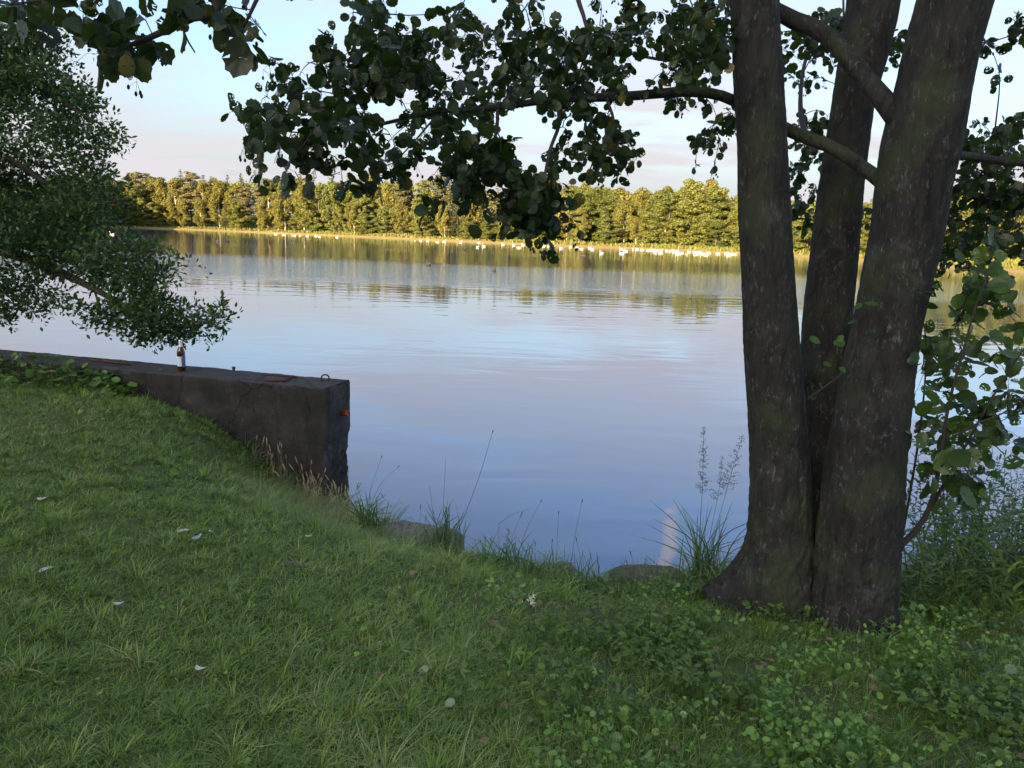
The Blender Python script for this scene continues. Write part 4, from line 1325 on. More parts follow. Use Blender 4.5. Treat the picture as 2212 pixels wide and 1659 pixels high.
for poly, k in [([(150, 0), (310, 25), (345, 60), (300, 110), (230, 120), (170, 80)], 13), ([(255, 110), (300, 105), (300, 140), (270, 140)], 2), ([(470, 0), (540, 20), (525, 70), (490, 60)], 5), ([(380, -10), (450, -10), (440, 15), (390, 20)], 3), ([(0, -40), (60, -40), (50, 15), (0, 20)], 4), ([(300, -120), (700, -120), (650, -40), (300, -30)], 8)]:
    q = inpoly(poly, k, c2.rng); cent.append(at(q[:, 0], q[:, 1], c2.rng.uniform(2.05, 2.4, k)))
c2.grow(np.concatenate(cent), 5.5, .056, .06, .0016, (.2, .6, .5), .35, .5, .5)
up = c2.rng.normal(0, 1, (26, 3)) * np.array([1.0, .8, .6]) + np.array([-2.9, 1.2, 5.4])
c2.skeleton(np.array([(r2[0], r2[1], 4.5), (r2[0], r2[1], 5.5), (r2[0], r2[1], 6.5)]), 0, 0)
up = up[(project(up)[1] < -60)]
c2.grow(up, 7, .07, .10, .003, (.1, .5, .6))
c2.finish(alder2, M['alder_leaf'], M['alder_leaf_single'], 120, LEAFV, M['twig'])

# ------------------------------------------------------------------ small-leaved tree leaning over the lake on the left
lt = np.array([-8.4, 8.6]); lz = float(gz(np.array(lt[0]), np.array(lt[1])))
left = empty('hornbeam_tree', (lt[0], lt[1], lz), 'small-leaved tree reaching over the water from the left edge', 'tree')
PR = catmull(np.column_stack([[(lt[0], lt[1], lz - .3), (lt[0] + .3, lt[1], 1.8), (lt[0] + .4, lt[1] + .05, 3.4), (lt[0] + .9, lt[1], 5.2), (lt[0] + 1.1, lt[1], 7.0)], [.26, .22, .17, .10, .05]]), 40)
MB().add(*limb(PR, 24, .06)).build('trunk', M['left_bark'], left)
cl = Crown(303)
cl.skeleton(PR[14:, :3], 0, 0)
LB = [
    ([(-330, 420, 8.5), (-120, 505, 8.2), (0, 540, 8.0), (100, 575, 7.9), (200, 622, 7.7), (270, 662, 7.6), (340, 698, 7.5), (420, 705, 7.4), (470, 685, 7.35)], [40, 30, 24, 20, 15, 11, 8, 5, 3]),
    ([(-300, 300, 8.5), (-100, 300, 8.3), (30, 350, 8.1), (120, 410, 8.0), (200, 440, 7.9), (270, 430, 7.9)], [30, 20, 14, 10, 7, 4]),
    ([(-280, 120, 8.6), (-60, 120, 8.4), (60, 170, 8.2), (150, 230, 8.1), (220, 270, 8.0)], [26, 18, 12, 8, 4]),
    ([(-260, 0, 8.6), (-60, 10, 8.4), (40, 60, 8.3), (110, 120, 8.2)], [24, 14, 8, 4]),
    ([(60, 560, 7.95), (130, 545, 7.8), (220, 530, 7.7), (300, 540, 7.6), (350, 545, 7.5)], [12, 9, 7, 5, 3]),
    ([(-100, 520, 8.2), (-20, 600, 8.0), (40, 650, 7.9), (20, 700, 7.9)], [12, 9, 6, 3]),
    ([(195, 600, 7.75), (205, 630, 7.75), (212, 660, 7.72), (208, 690, 7.7)], [6, 5, 4, 3]),
]
for pts, wd in LB:
    PR = px_branch(pts, wd, 30)
    MB().add(*limb(PR, 10, .06)).build('branch', M['left_bark'], left)
    cl.skeleton(PR[:, :3], 0, 0, .12)
LR = [
    ([(-60, 40), (60, 50), (135, 95), (130, 150), (175, 190), (190, 250), (235, 290), (215, 325), (60, 330), (-60, 320)], (7.8, 8.9), 290),
    ([(-60, 330), (200, 335), (255, 400), (265, 440), (215, 460), (100, 420), (-60, 420)], (7.7, 8.7), 165),
    ([(-60, 430), (60, 440), (180, 450), (255, 445), (200, 500), (100, 530), (-60, 530)], (7.5, 8.4), 145),
    ([(60, 550), (200, 530), (305, 512), (335, 560), (345, 620), (300, 640), (200, 595), (80, 575)], (7.3, 8.1), 120),
    ([(190, 650), (300, 645), (380, 672), (470, 665), (440, 690), (400, 715), (360, 728), (300, 705), (230, 690)], (7.25, 7.8), 105),
    ([(-60, 575), (50, 590), (140, 622), (150, 655), (60, 650), (10, 690), (-60, 695)], (7.6, 8.3), 60),
    ([(60, 20), (140, 0), (150, 15), (90, 40)], (8.0, 8.6), 8),
]
cent = []
for poly, (y0, y1), k in LR:
    k = int(k * .30); q = inpoly(poly, k, cl.rng); c_ = at(q[:, 0], q[:, 1], cl.rng.uniform(y0, y1, k)); cent.append(np.repeat(c_, 9, 0) + cl.rng.normal(0, 1, (k * 9, 3)) * [.11, .16, .045])
cl.grow(np.concatenate(cent), 14, .050, .16, .0022, (.2, .4, .7), 0, -.35, .5, .2, False)
cl.finish(left, M['left_leaf'], M['left_leaf'], 0, [SMALLV], M['twig'])

# ------------------------------------------------------------------ alder shoots right of the trunks
sapb = at(1955, 1175, 3.72); szb = float(gz(sapb[0], sapb[1]))
sap = empty('alder_shoots', (sapb[0], sapb[1], szb), 'spray of young alder shoots with insect-eaten leaves beside the right trunk', 'shrub')
cs = Crown(404)
for pts, wd in [([(1935, 1185, 3.66), (1975, 1150, 3.66), (2010, 1090, 3.62), (2030, 1000, 3.55), (2048, 880, 3.48), (2080, 760, 3.42), (2112, 650, 3.38), (2150, 560, 3.35)], [15, 13, 11, 9, 7, 5, 4, 2]),
                ([(1990, 1130, 3.66), (2060, 1010, 3.6), (2120, 900, 3.52), (2180, 800, 3.45), (2250, 700, 3.4)], [9, 7, 5, 4, 2]),
                ([(1945, 1180, 3.7), (1975, 1010, 3.7), (1995, 860, 3.65), (2000, 740, 3.6), (1985, 640, 3.55)], [6, 5, 4, 3, 2]),
                ([(2035, 960, 3.54), (2100, 920, 3.45), (2170, 890, 3.4), (2230, 840, 3.36)], [5, 4, 3, 2])]:
    PR = px_branch(pts, wd, 24)
    MB().add(*limb(PR, 7, .04)).build('stem', M['twig'], sap); cs.skeleton(PR[4:, :3], 0, 0)
cent = []
for poly, k in [([(1985, 720), (2040, 640), (2110, 590), (2212, 640), (2240, 800), (2212, 1000), (2100, 1060), (1985, 1040), (1985, 860)], 92), ([(2060, 540), (2180, 520), (2200, 620), (2090, 640)], 8), ([(1990, 590), (2040, 580), (2040, 640), (2000, 660)], 3)]:
    q = inpoly(poly, k, cs.rng); cent.append(at(q[:, 0], q[:, 1], cs.rng.uniform(3.45, 3.95, k)))
cs.grow(np.concatenate(cent), 4.6, .066, .08, .0016, (-.1, -.35, .75), 0, .35, .5, .25)
cs.finish(sap, M['shoot_leaf'], M['shoot_leaf'], 300, LEAFV + [alder_leaf_mesh(8, .2), alder_leaf_mesh(9, .28, 1, .8)], M['twig'])

# ------------------------------------------------------------------ grass and ground plants
grng = np.random.default_rng(12)


def blades(P, h, w, lean, az, dry, rnd, curl=1.0, seg=3):
    """tapered bent grass blades, 3 segments"""
    n = len(P)
    d = np.stack([np.cos(az), np.sin(az), np.zeros(n)], 1); sdir = np.stack([-np.sin(az + .6), np.cos(az + .6), np.zeros(n)], 1)
    rows = []
    for t_ in ((0, .4, .75, 1.0) if seg == 3 else (0, .55, 1.0)):
        off = d * (lean * t_ ** 1.7 * curl)[:, None] * h[:, None]
        z = h * (t_ - .38 * np.clip(lean, 0, 2) * t_ ** 2.2)
        c_ = P + off + np.array([0, 0, 1]) * z[:, None]
        wd = (w * (1 - t_) ** .55)[:, None] if t_ < 1 else 0
        rows.append((c_ - sdir * wd, c_ + sdir * wd) if t_ < 1 else (c_,))
    V = np.stack([v_ for r_ in rows for v_ in r_], 1); m = V.shape[1]
    T0 = np.array([(0, 1, 3), (0, 3, 2), (2, 3, 5), (2, 5, 4), (4, 5, 6)] if seg == 3 else [(0, 1, 3), (0, 3, 2), (2, 3, 4)])
    T = (T0[None] + (np.arange(n) * m)[:, None, None]).reshape(-1, 3)
    return V.reshape(-1, 3), T, np.repeat(rnd, m), np.repeat(dry, m)


def inside_wall(x, y):
    q = np.stack([x, y], -1) - WA
    u_, v_ = q @ WD, q @ WN
    return (v_ > -.01) & (u_ > -.02)


def scatter(n, xr, yr, power):
    x = grng.uniform(*xr, n); y = grng.uniform(*yr, n)
    dist = np.hypot(x, y) + .3
    keep = grng.random(n) < np.clip((1.9 / dist) ** power, 0, 1)
    x, y = x[keep], y[keep]
    ok = (edge_dist(x, y) < .10) & ~inside_wall(x, y)
    return x[ok], y[ok]


def trunk_clear(x, y):
    c = at(np.array([1690., 1850.]), np.array([1330., 1340.]), np.array([3.76, 3.57]))
    return (np.hypot(x - c[0, 0], y - c[0, 1]) > .17) & (np.hypot(x - c[1, 0], y - c[1, 1]) > .19)


x, y = scatter(930000, (-7.5, 4.2), (.9, 7.6), 1.25)
tx, ty = scatter(26000, (-7.5, 4.2), (.9, 7.6), 1.0)                     # tussocks: blades fanning out from a common foot
per = 26; tx_, ty_ = np.repeat(tx, per), np.repeat(ty, per)
ta = grng.random(len(tx_)) * 6.283; trd = np.abs(grng.normal(0, .020, len(tx_))) * np.repeat(grng.uniform(.5, 1.6, len(tx)), per)
ths = np.repeat(np.exp(grng.normal(.12, .35, len(tx))), per); trn = np.repeat(grng.normal(0, .22, len(tx)), per)
ntuft = len(tx_)
x = np.concatenate([x, tx_ + np.cos(ta) * trd]); y = np.concatenate([y, ty_ + np.sin(ta) * trd])
tuft = np.r_[np.zeros(len(x) - ntuft, bool), np.ones(ntuft, bool)]
taz = np.r_[np.zeros(len(x) - ntuft), ta]; ths = np.r_[np.ones(len(x) - ntuft), ths]; trn = np.r_[np.zeros(len(x) - ntuft), trn]
k = trunk_clear(x, y) & ~inside_wall(x, y); x, y, tuft, taz, ths, trn = x[k], y[k], tuft[k], taz[k], ths[k], trn[k]
cover = np.clip((x - .15) / .6 + .5 * n2(x, y, 1.3), 0, 1) * np.clip((4.0 - y) / .5, 0, 1)      # leafy ground cover on the right
bare = np.exp(-(((x - .45) / .45) ** 2 + ((y - 3.55) / .28) ** 2)) * 1.2 + np.exp(-(((x - .95) / .35) ** 2 + ((y - 2.75) / .2) ** 2)) + .8 * np.exp(-(((x + .25) / .5) ** 2 + ((y - 3.5) / .16) ** 2))
keep = grng.random(len(x)) > np.clip(.42 * cover + bare * .7 + .22 * (n2(x, y, 2.3) > .25), 0, .95)
x, y, cover, tuft, taz, ths, trn = x[keep], y[keep], cover[keep], tuft[keep], taz[keep], ths[keep], trn[keep]; n = len(x)
dist = np.hypot(x, y)
ed = edge_dist(x, y)
tall = np.exp(-((ed + .05) / .30) ** 2) * (x > -2.4) * np.clip((x + 2.4) * 2, 0, 1) * (.45 + .9 * np.clip(n2(x, y, 3.3) + .4, 0, 1.3))
dryz = np.exp(-((x + 1.5) / .55) ** 2) * np.clip(1.15 - np.abs(ed + .35) / .7, 0, 1)
patch = n2(x, y, 1.1) ; fine = n2(x, y, 4.5)
h = (.050 + .030 * np.clip(patch + .35, 0, 2) + .022 * fine) * grng.uniform(.6, 1.35, n) + .10 * tall * grng.uniform(.3, 1.2, n) + .10 * dryz * grng.uniform(.1, 1, n)
h += np.clip(2.6 - y, 0, 1) * .030 * grng.random(n)
h = np.clip(h * ths * (.68 + .32 * np.clip(tall + dryz, 0, 1)), .018, .36)
w = .0017 * (dist / 2) ** .45 * grng.uniform(.7, 1.5, n)
lean = np.abs(grng.normal(.95, .45, n)); az = np.where(tuft, taz, grng.random(n) * 6.283 + 1.2 * patch)
P = np.stack([x, y, gz(x, y) - .004], 1)
rnd = np.clip(.45 + .22 * grng.normal(size=n) + .22 * patch + .2 * fine + trn - .1 * cover, 0, .999)
dry = np.clip(dryz * .95 * grng.random(n) * 1.6 + .75 * (grng.random(n) > .93) + .35 * np.clip(n2(x + 4, y, .9) * 2 - .3, 0, 1) * grng.random(n), 0, .9)
nr_ = dist < 3.1
parts_ = [blades(P[m_], h[m_], w[m_], lean[m_], az[m_], dry[m_], rnd[m_], 1.0, sg) for m_, sg in ((nr_, 3), (~nr_, 2))]
V = np.concatenate([q_[0] for q_ in parts_]); T = np.concatenate([parts_[0][1], parts_[1][1] + len(parts_[0][0])])
ra = np.concatenate([q_[2] for q_ in parts_]); da = np.concatenate([q_[3] for q_ in parts_])
o = link('grass', mesh_np('grass', V, T, M['grass'], True, {'rnd': ra, 'dry': da}))
tag(o, 'trampled green lawn grass covering the near bank', 'grass', kind='stuff')


# seed stalks by the wall
sx = grng.uniform(480, 760, 90); sy = 905 + (sx - 480) * .70 + grng.uniform(-5, 60, 90)
G = onz(sx, sy, .45); ok = (edge_dist(G[:, 0], G[:, 1]) < .12) & ~inside_wall(G[:, 0], G[:, 1]); G = G[ok]
mb = MB()
for g_ in G:
    hh = grng.uniform(.18, .40); z0 = float(gz(g_[0], g_[1])); a_ = grng.normal(0, .16, 2)
    P_ = catmull([(g_[0], g_[1], z0 - .01), (g_[0] + a_[0] * hh * .4, g_[1] + a_[1] * hh * .4, z0 + hh * .55), (g_[0] + a_[0] * hh * 1.3, g_[1] + a_[1] * hh, z0 + hh)], 7)
    mb.add(*tube(P_, np.linspace(.0014, .0008, 7), 3, False))
    d_ = unit(P_[-1] - P_[-2]); L_ = grng.uniform(.03, .06)
    mb.add(*tube(np.array([P_[-1] - d_ * L_, P_[-1] - d_ * L_ * .6, P_[-1], P_[-1] + d_ * L_ * .3]), [.001, .0045, .0035, .0006], 5))
o = mb.build('seed_grass', M['straw']); tag(o, 'straw-coloured seed stalks of tall grass in front of the wall end', 'grass', kind='stuff')


# low leafy cover
def round_leaf(n=10, cord=.25, Wd=1.0):
    a = np.linspace(-math.pi, math.pi, n, endpoint=False) + .3
    r = .5 * (1 - cord * np.exp(-((np.abs(a) - math.pi) / .4) ** 2))
    V = np.vstack([[[0, .12, -.04]], np.stack([r * np.sin(a) * Wd, .45 + r * np.cos(a), .12 * np.abs(np.sin(a))], 1)])
    T = np.array([(0, 1 + k, 1 + (k + 1) % n) for k in range(n)])
    return V, T


RL, RL2 = round_leaf(), round_leaf(9, .1, .62)


def scatter_leaves(name, x, y, hgt, size, shapes, mat, label, cat, tilt=.45, parent=None):
    n = len(x); z = gz(x, y)
    ax = unit(np.stack([np.cos(a1 := grng.random(n) * 6.283), np.sin(a1), grng.normal(-.05, .3, n)], 1))
    fr = leaf_frames(ax, np.array([0, -.15, 1.0]) + grng.normal(0, tilt, (n, 3)))
    base = np.stack([x, y, z + hgt], 1)
    mb = MB(); pick = grng.integers(len(shapes), size=n)
    for j, (V, T) in enumerate(shapes):
        r_ = np.where(pick == j)[0]
        VV = np.einsum('nij,vj->nvi', fr[r_] * size[r_][:, None, None], V) + base[r_][:, None]
        mb.add(VV.reshape(-1, 3), (T[None] + (np.arange(len(r_)) * len(V))[:, None, None]).reshape(-1, 3), np.repeat(grng.random(len(r_)) ** 1.2, len(V)))
    # stalks
    b2 = base + np.stack([grng.normal(0, .012, n), grng.normal(0, .012, n), -hgt - .005], 1)
    s_ = np.stack([np.full(n, .0007), np.zeros(n), np.zeros(n)], 1)
    mb.add(np.stack([b2 - s_, b2 + s_, base + s_, base - s_], 1).reshape(-1, 3), np.arange(n * 4).reshape(n, 4), .3)
    o = mb.build(name, mat, parent, True)
    return tag(o, label, cat, kind='stuff')


TRI = (np.array([(0, 0, 0), (.16, .30, .05), (.10, .62, .03), (0, .8, -.03), (-.10, .62, .03), (-.16, .30, .05), (.45, .30, .04), (.62, .52, -.02), (.30, .50, .05), (-.45, .30, .04), (-.62, .52, -.02), (-.30, .50, .05)], float),
       np.array([(0, 1, 2), (0, 2, 3), (0, 3, 4), (0, 4, 5), (0, 6, 7), (0, 7, 8), (0, 11, 10), (0, 10, 9)]))
x, y = scatter(90000, (-.7, 3.6), (1.2, 4.6), .9)
cov = np.clip((x - .05) / .7 + .9 * n2(x, y, 1.3), 0, 1) * np.clip((4.7 - y) / .5, 0, 1)
bare2 = np.exp(-(((x - .45) / .40) ** 2 + ((y - 3.55) / .22) ** 2)) + np.exp(-(((x - .95) / .30) ** 2 + ((y - 2.75) / .16) ** 2))
k = (grng.random(len(x)) < cov * .85 * (.12 + 1.3 * (n2(x, y, 2.6, 3) > .0)) * (1 - np.clip(bare2, 0, .9))) & trunk_clear(x, y)
x, y = x[k], y[k]; sp_ = n2(x + 9, y, 2.2)
A_, B_ = sp_ > .05, sp_ <= .05
scatter_leaves('ground_cover', x[A_], y[A_], grng.uniform(.012, .11, A_.sum()), .0195 * np.exp(np.clip(grng.normal(0, .30, A_.sum()), -1, .5)), [RL, TRI, RL2], M['cover_leaf'], 'low round-leaved ground cover at the foot of the alder', 'ground cover', .65)
scatter_leaves('ground_cover', x[B_], y[B_], grng.uniform(.012, .10, B_.sum()), .030 * np.exp(np.clip(grng.normal(0, .30, B_.sum()), -1, .5)), [TRI, TRI, RL2], M['nettle_leaf'], 'darker three-lobed weeds mixed with grass before the alder', 'ground cover', .6)
x, y = grng.uniform(-.5, 3.0, 420), grng.uniform(1.3, 4.2, 420); k = trunk_clear(x, y); x, y = x[k], y[k]
scatter_leaves('leaf_litter', x, y, grng.uniform(.004, .03, len(x)), .028 * np.exp(grng.normal(0, .3, len(x))), [RL, RL2], plain('leaf_litter', (0.16, 0.115, 0.065), 0.8, 25, 0.5), 'brown dead leaves lying under the ground cover', 'leaf litter', .5)
x, y = scatter(16000, (-6, 1.0), (1.2, 6.6), .9)
k = grng.random(len(x)) < .10 + .10 * (n2(x, y, 1.9) > .1)
x, y = x[k], y[k]
scatter_leaves('clover', x, y, grng.uniform(.012, .055, len(x)), .015 * np.exp(np.clip(grng.normal(0, .3, len(x)), -1, .45)), [RL, RL2], M['cover_leaf'], 'small weed leaves scattered through the lawn', 'weeds')

# nettles along the foot of the wall on the left
u_ = grng.uniform(1.75, 6.0, 900); v_ = -np.abs(grng.normal(0, .16, 900)) - .02
q = WA + WD * u_[:, None] + WN * v_[:, None]
hgt = np.clip(grng.uniform(.03, .30, 900) * np.interp(u_, [1.75, 2.4, 4, 6], [.35, .95, 1.05, .8]) * np.interp(v_, [-.5, -.1], [.45, 1]), .02, .4)
scatter_leaves('nettles', q[:, 0], q[:, 1], hgt, .058 * np.exp(grng.normal(0, .3, 900)), [RL2, RL2, RL], M['nettle_leaf'], 'fresh green nettles growing over the foot of the wall', 'nettles', .5)


EDGE_STALKS = []
# ------------------------------------------------------------------ clumps of rushes and reed grass on the waterline
def ground_pt(px, py, z=.3):
    """first point of the bank under a picture position (nearest miss if the sight line clears it)"""
    Yt = np.arange(1.2, 7.6, .02); q_ = at(np.full(len(Yt), float(px)), np.full(len(Yt), float(py)), Yt)
    dz_ = q_[:, 2] - gz(q_[:, 0], q_[:, 1]); hit = np.where(dz_ < 0)[0]
    k_ = hit[0] if len(hit) else int(np.argmin(dz_))
    p_ = q_[k_].copy(); p_[2] = float(gz(p_[0], p_[1]))
    return p_


def strip(P, w, nrm):
    """flat tapering blade along P"""
    P = np.asarray(P); m = len(P); s_ = unit(np.cross(np.gradient(P, axis=0), nrm))
    wd = (w * np.sin(np.linspace(.25, 1, m) * math.pi) ** .6 + 1e-5)[:, None]
    V = np.concatenate([P - s_ * wd, P + s_ * wd]); k = np.arange(m - 1)
    T = np.concatenate([np.stack([k, k + 1, m + k + 1], 1), np.stack([k, m + k + 1, m + k], 1)])
    return V, T


def rush_clump(px, py, n, hmax, spread, label, name='rush_clump', width=.0035, z=.3, lean=.35, cat='rushes', base=None):
    p0 = ground_pt(px, py, z) if base is None else base
    root = empty(name, p0, label, cat, 'waterline clumps')
    mb = MB()
    for _ in range(n):
        b = p0 + np.array([*grng.normal(0, spread, 2), 0]); b[2] = min(float(gz(b[0], b[1])), p0[2]) - .02
        hh = hmax * grng.uniform(.35, 1.0); a_ = grng.normal(0, lean, 2)
        mid = b + np.array([a_[0] * hh * .25, a_[1] * hh * .25, hh * .55]); tip = b + np.array([a_[0] * hh, a_[1] * hh, hh * (1 - .25 * min(1, np.hypot(*a_)))])
        P_ = catmull([b, mid, tip], 9)
        mb.add(*strip(P_, width * grng.uniform(.5, 1.1), np.array([grng.normal(0, .4), -1, .1])), grng.random())
    tag(mb.build('blades', M['reed'], root), kind='stuff')
    return root, p0


def stalk(root, pts, r0=.0016, head=.02, hr=.0035):
    P_ = catmull(pline(pts), 16)
    s_ = MB().add(*tube(P_, np.linspace(r0, r0 * .5, 16), 5, False)).build('stalk', M['reed'], root)
    if head:
        d_ = unit(P_[-1] - P_[-2])
        MB().add(*tube(np.array([P_[-1] - d_ * head, P_[-1] - d_ * head * .5, P_[-1], P_[-1] + d_ * .006]), [r0 * .5, hr, hr * .9, .0004], 6)).build('seed_head', M['panicle'], s_)
    return s_


def panicle(root, pts, length, width, nbr=60):
    P_ = catmull(pline(pts), 24)
    s_ = MB().add(*tube(P_, np.linspace(.0017, .0007, 24), 5, False)).build('stalk', M['reed'], root)
    mb = MB(); L_ = np.linalg.norm(np.diff(P_, axis=0), axis=1).cumsum(); L_ = np.r_[0, L_]
    for _ in range(nbr):
        f = grng.random(); s0 = L_[-1] - length * (1 - f)
        b = np.array([np.interp(s0, L_, P_[:, k_]) for k_ in range(3)])
        wd = width * (1 - f) ** .7 * grng.uniform(.35, 1) + .006
        a_ = grng.random() * 6.283
        e_ = b + np.array([math.cos(a_) * wd, math.sin(a_) * wd, wd * .45])
        br = catmull([b, (b + e_) / 2 + [0, 0, .006], e_], 5)
        mb.add(*tube(br, .0005, 3, False))
        for _k in range(int(3 + wd * 130)):
            t_ = grng.uniform(.25, 1); c_ = b + (e_ - b) * t_ + grng.normal(0, .004, 3); dd = unit(grng.normal(0, 1, 3) + unit(e_ - b) + [0, 0, -.3]) * .0045
            sd = unit(np.cross(dd, [.2, 1, .3])) * .0014
            mb.add(np.array([c_ - dd, c_ + sd, c_ + dd, c_ - sd]), [[0, 1, 2, 3]])
    tag(mb.build('panicle', M['panicle'], s_, False), kind='stuff')


r_, p0 = rush_clump(795, 1145, 80, .42, .06, 'green rush clump at the corner of the wall')
stalk(r_, [(790, 1120, 5.45), (800, 1060, 5.4), (825, 985, 5.35)]); stalk(r_, [(790, 1120, 5.45), (820, 1050, 5.4), (862, 1007, 5.35)])
r_, p0 = rush_clump(960, 1192, 75, .46, .075, 'rush clump with two tall bare stalks behind the flat stone', lean=.22)
stalk(r_, [(975, 1180, 4.95), (1005, 1110, 4.9), (1035, 1030, 4.88), (1065, 930, 4.86)], .0022); stalk(r_, [(955, 1180, 4.95), (958, 1090, 4.9), (963, 990, 4.88)], .0018, .0)
stalk(r_, [(938, 1180, 4.95), (935, 1110, 4.9), (928, 1050, 4.88)], .0016, 0)
r_, p0 = rush_clump(1110, 1240, 48, .34, .07, 'sparse rush clump with a broken stalk left of the small stone', lean=.25)
stalk(r_, [(1110, 1230, 4.65), (1135, 1150, 4.6), (1170, 1080, 4.58)]); stalk(r_, [(1080, 1230, 4.6), (1078, 1170, 4.6), (1077, 1130, 4.58)], .0016, 0); stalk(r_, [(1077, 1132, 4.58), (1110, 1110, 4.58), (1150, 1098, 4.56)], .0012, 0)
r_, p0 = rush_clump(1245, 1270, 36, .32, .07, 'thin rush tuft with two upright stalks right of the small stone', lean=.25)
stalk(r_, [(1230, 1260, 4.5), (1240, 1170, 4.48), (1258, 1080, 4.46)]); stalk(r_, [(1200, 1255, 4.5), (1203, 1180, 4.48), (1207, 1105, 4.46)]); stalk(r_, [(1195, 1250, 4.5), (1195, 1200, 4.5), (1193, 1165, 4.48)])
r_, p0 = rush_clump(1515, 1272, 95, .58, .05, 'tall arching reed-grass clump with feathery panicles left of the trunk', 'reed_grass', .0036, lean=.42, cat='reed grass')
panicle(r_, [(1510, 1262, 4.35), (1512, 1150, 4.33), (1518, 1040, 4.32), (1520, 922, 4.3)], .42, .055, 80)
panicle(r_, [(1520, 1262, 4.4), (1545, 1150, 4.4), (1575, 1040, 4.4), (1605, 940, 4.38)], .36, .08, 60)
panicle(r_, [(1515, 1262, 4.42), (1535, 1150, 4.44), (1553, 1060, 4.44), (1560, 985, 4.44)], .28, .06, 36)
for i, (px, py, Y, hg) in enumerate([(2100, 950, 4.6, 0), (2150, 985, 4.5, 0), (2195, 945, 4.4, 0), (2060, 1010, 4.8, 0), (2185, 1040, 4.2, 0)]):
    b = at(px - 15, 1290, Y); b[2] = float(gz(b[0], b[1]))
    root = empty('reed_grass', b, 'pale panicled reed grass right of the trunks, %s from the trunk' % ORD[i + 1], 'reed grass', 'reed grass right of the trunks')
    mb = MB()
    for _ in range(14):
        bb = b + np.array([*grng.normal(0, .06, 2), -.02]); hh = grng.uniform(.25, .6); a_ = grng.normal(0, .3, 2)
        mb.add(*strip(catmull([bb, bb + [a_[0] * hh * .3, a_[1] * hh * .3, hh * .6], bb + [a_[0] * hh, a_[1] * hh, hh]], 8), .003, np.array([0, -1, .1])), grng.random())
    tag(mb.build('blades', M['reed'], root), kind='stuff')
    panicle(root, [(px - 12, 1290, Y), (px - 8, 1150, Y), (px, 1050, Y), (px + 6, py, Y)], .26, .06, 40)


for q_ in range(26):
    px = grng.uniform(800, 1560); b_ = ground_pt(px, float(np.interp(px, [800, 1020, 1300, 1560], [1150, 1222, 1292, 1285])), .3)
    hh = grng.uniform(.16, .38); a_ = grng.normal(0, .22, 2)
    P_ = catmull([b_ - [0, 0, .01], b_ + [a_[0] * hh * .35, a_[1] * hh * .35, hh * .55], b_ + [a_[0] * hh, a_[1] * hh, hh]], 9)
    EDGE_STALKS.append((P_, grng.uniform(.02, .05)))
mb = MB()
for P_, L_ in EDGE_STALKS:
    mb.add(*tube(P_, np.linspace(.0014, .0007, 9), 4, False)); d_ = unit(P_[-1] - P_[-2])
    mb.add(*tube(np.array([P_[-1] - d_ * L_, P_[-1] - d_ * L_ * .5, P_[-1], P_[-1] + d_ * .006]), [.0007, .0032, .0026, .0004], 5))
tag(mb.build('seed_grass', M['panicle']), 'thin dark seed stalks standing along the bank edge against the water', 'grass', kind='stuff')
tk = 0
for px, py in [(845, 1158), (880, 1172), (1035, 1222), (1068, 1235), (1150, 1252), (1175, 1262), (1285, 1285), (1320, 1290), (1350, 1288), (1440, 1290), (1478, 1285), (1560, 1290), (740, 1100), (705, 1075), (1000, 1225), (1230, 1280), (820, 1150), (905, 1195), (985, 1210), (1050, 1228), (1090, 1240), (1130, 1248), (1260, 1282), (1300, 1288), (1375, 1300), (1500, 1300), (1535, 1296), (770, 1120)]:
    tk += 1
    b_ = ground_pt(px, py, .3)
    rush_clump(px, py, int(grng.integers(16, 34)), grng.uniform(.12, .34), .05, 'short grass tuft on the bank edge, %s from the left' % ordinal(tk), 'grass_tuft', .0026, lean=.5, cat='grass tuft')

# ------------------------------------------------------------------ leafy herbs right of the trunks
def herb_meshes(seed, hgt, nl, L, wid):
    rng = np.random.default_rng(seed); st, lf = MB(), MB()
    P_ = catmull([(0, 0, -.03), (rng.normal(0, .03), rng.normal(0, .03), hgt * .5), (rng.normal(0, .09), rng.normal(0, .09), hgt)], 10)
    st.add(*tube(P_, np.linspace(.003, .001, 10), 5, False))
    for k_ in range(nl):
        f = (k_ + .5) / nl; b = np.array([np.interp(f * 9, range(10), P_[:, c_]) for c_ in range(3)]); a_ = k_ * 2.4 + rng.normal(0, .3)
        l_ = L * (1.1 - .6 * f) * rng.uniform(.7, 1.2)
        e_ = b + np.array([math.cos(a_), math.sin(a_), rng.uniform(-.2, .5)]) * l_
        lf.add(*strip(catmull([b, (b + e_) / 2 + [0, 0, .15 * l_], e_], 6), wid * rng.uniform(.7, 1.2), np.array([rng.normal(0, .3), rng.normal(0, .3), 1])), rng.random())
    Vs, Ts, As = st.arrays(); Vl, Tl, Al = lf.arrays()
    return mesh_np('herb_stem', Vs, Ts, M['reed'], True, {'rnd': As}), mesh_np('herb_leaves', Vl, Tl, M['nettle_leaf'], True, {'rnd': Al})


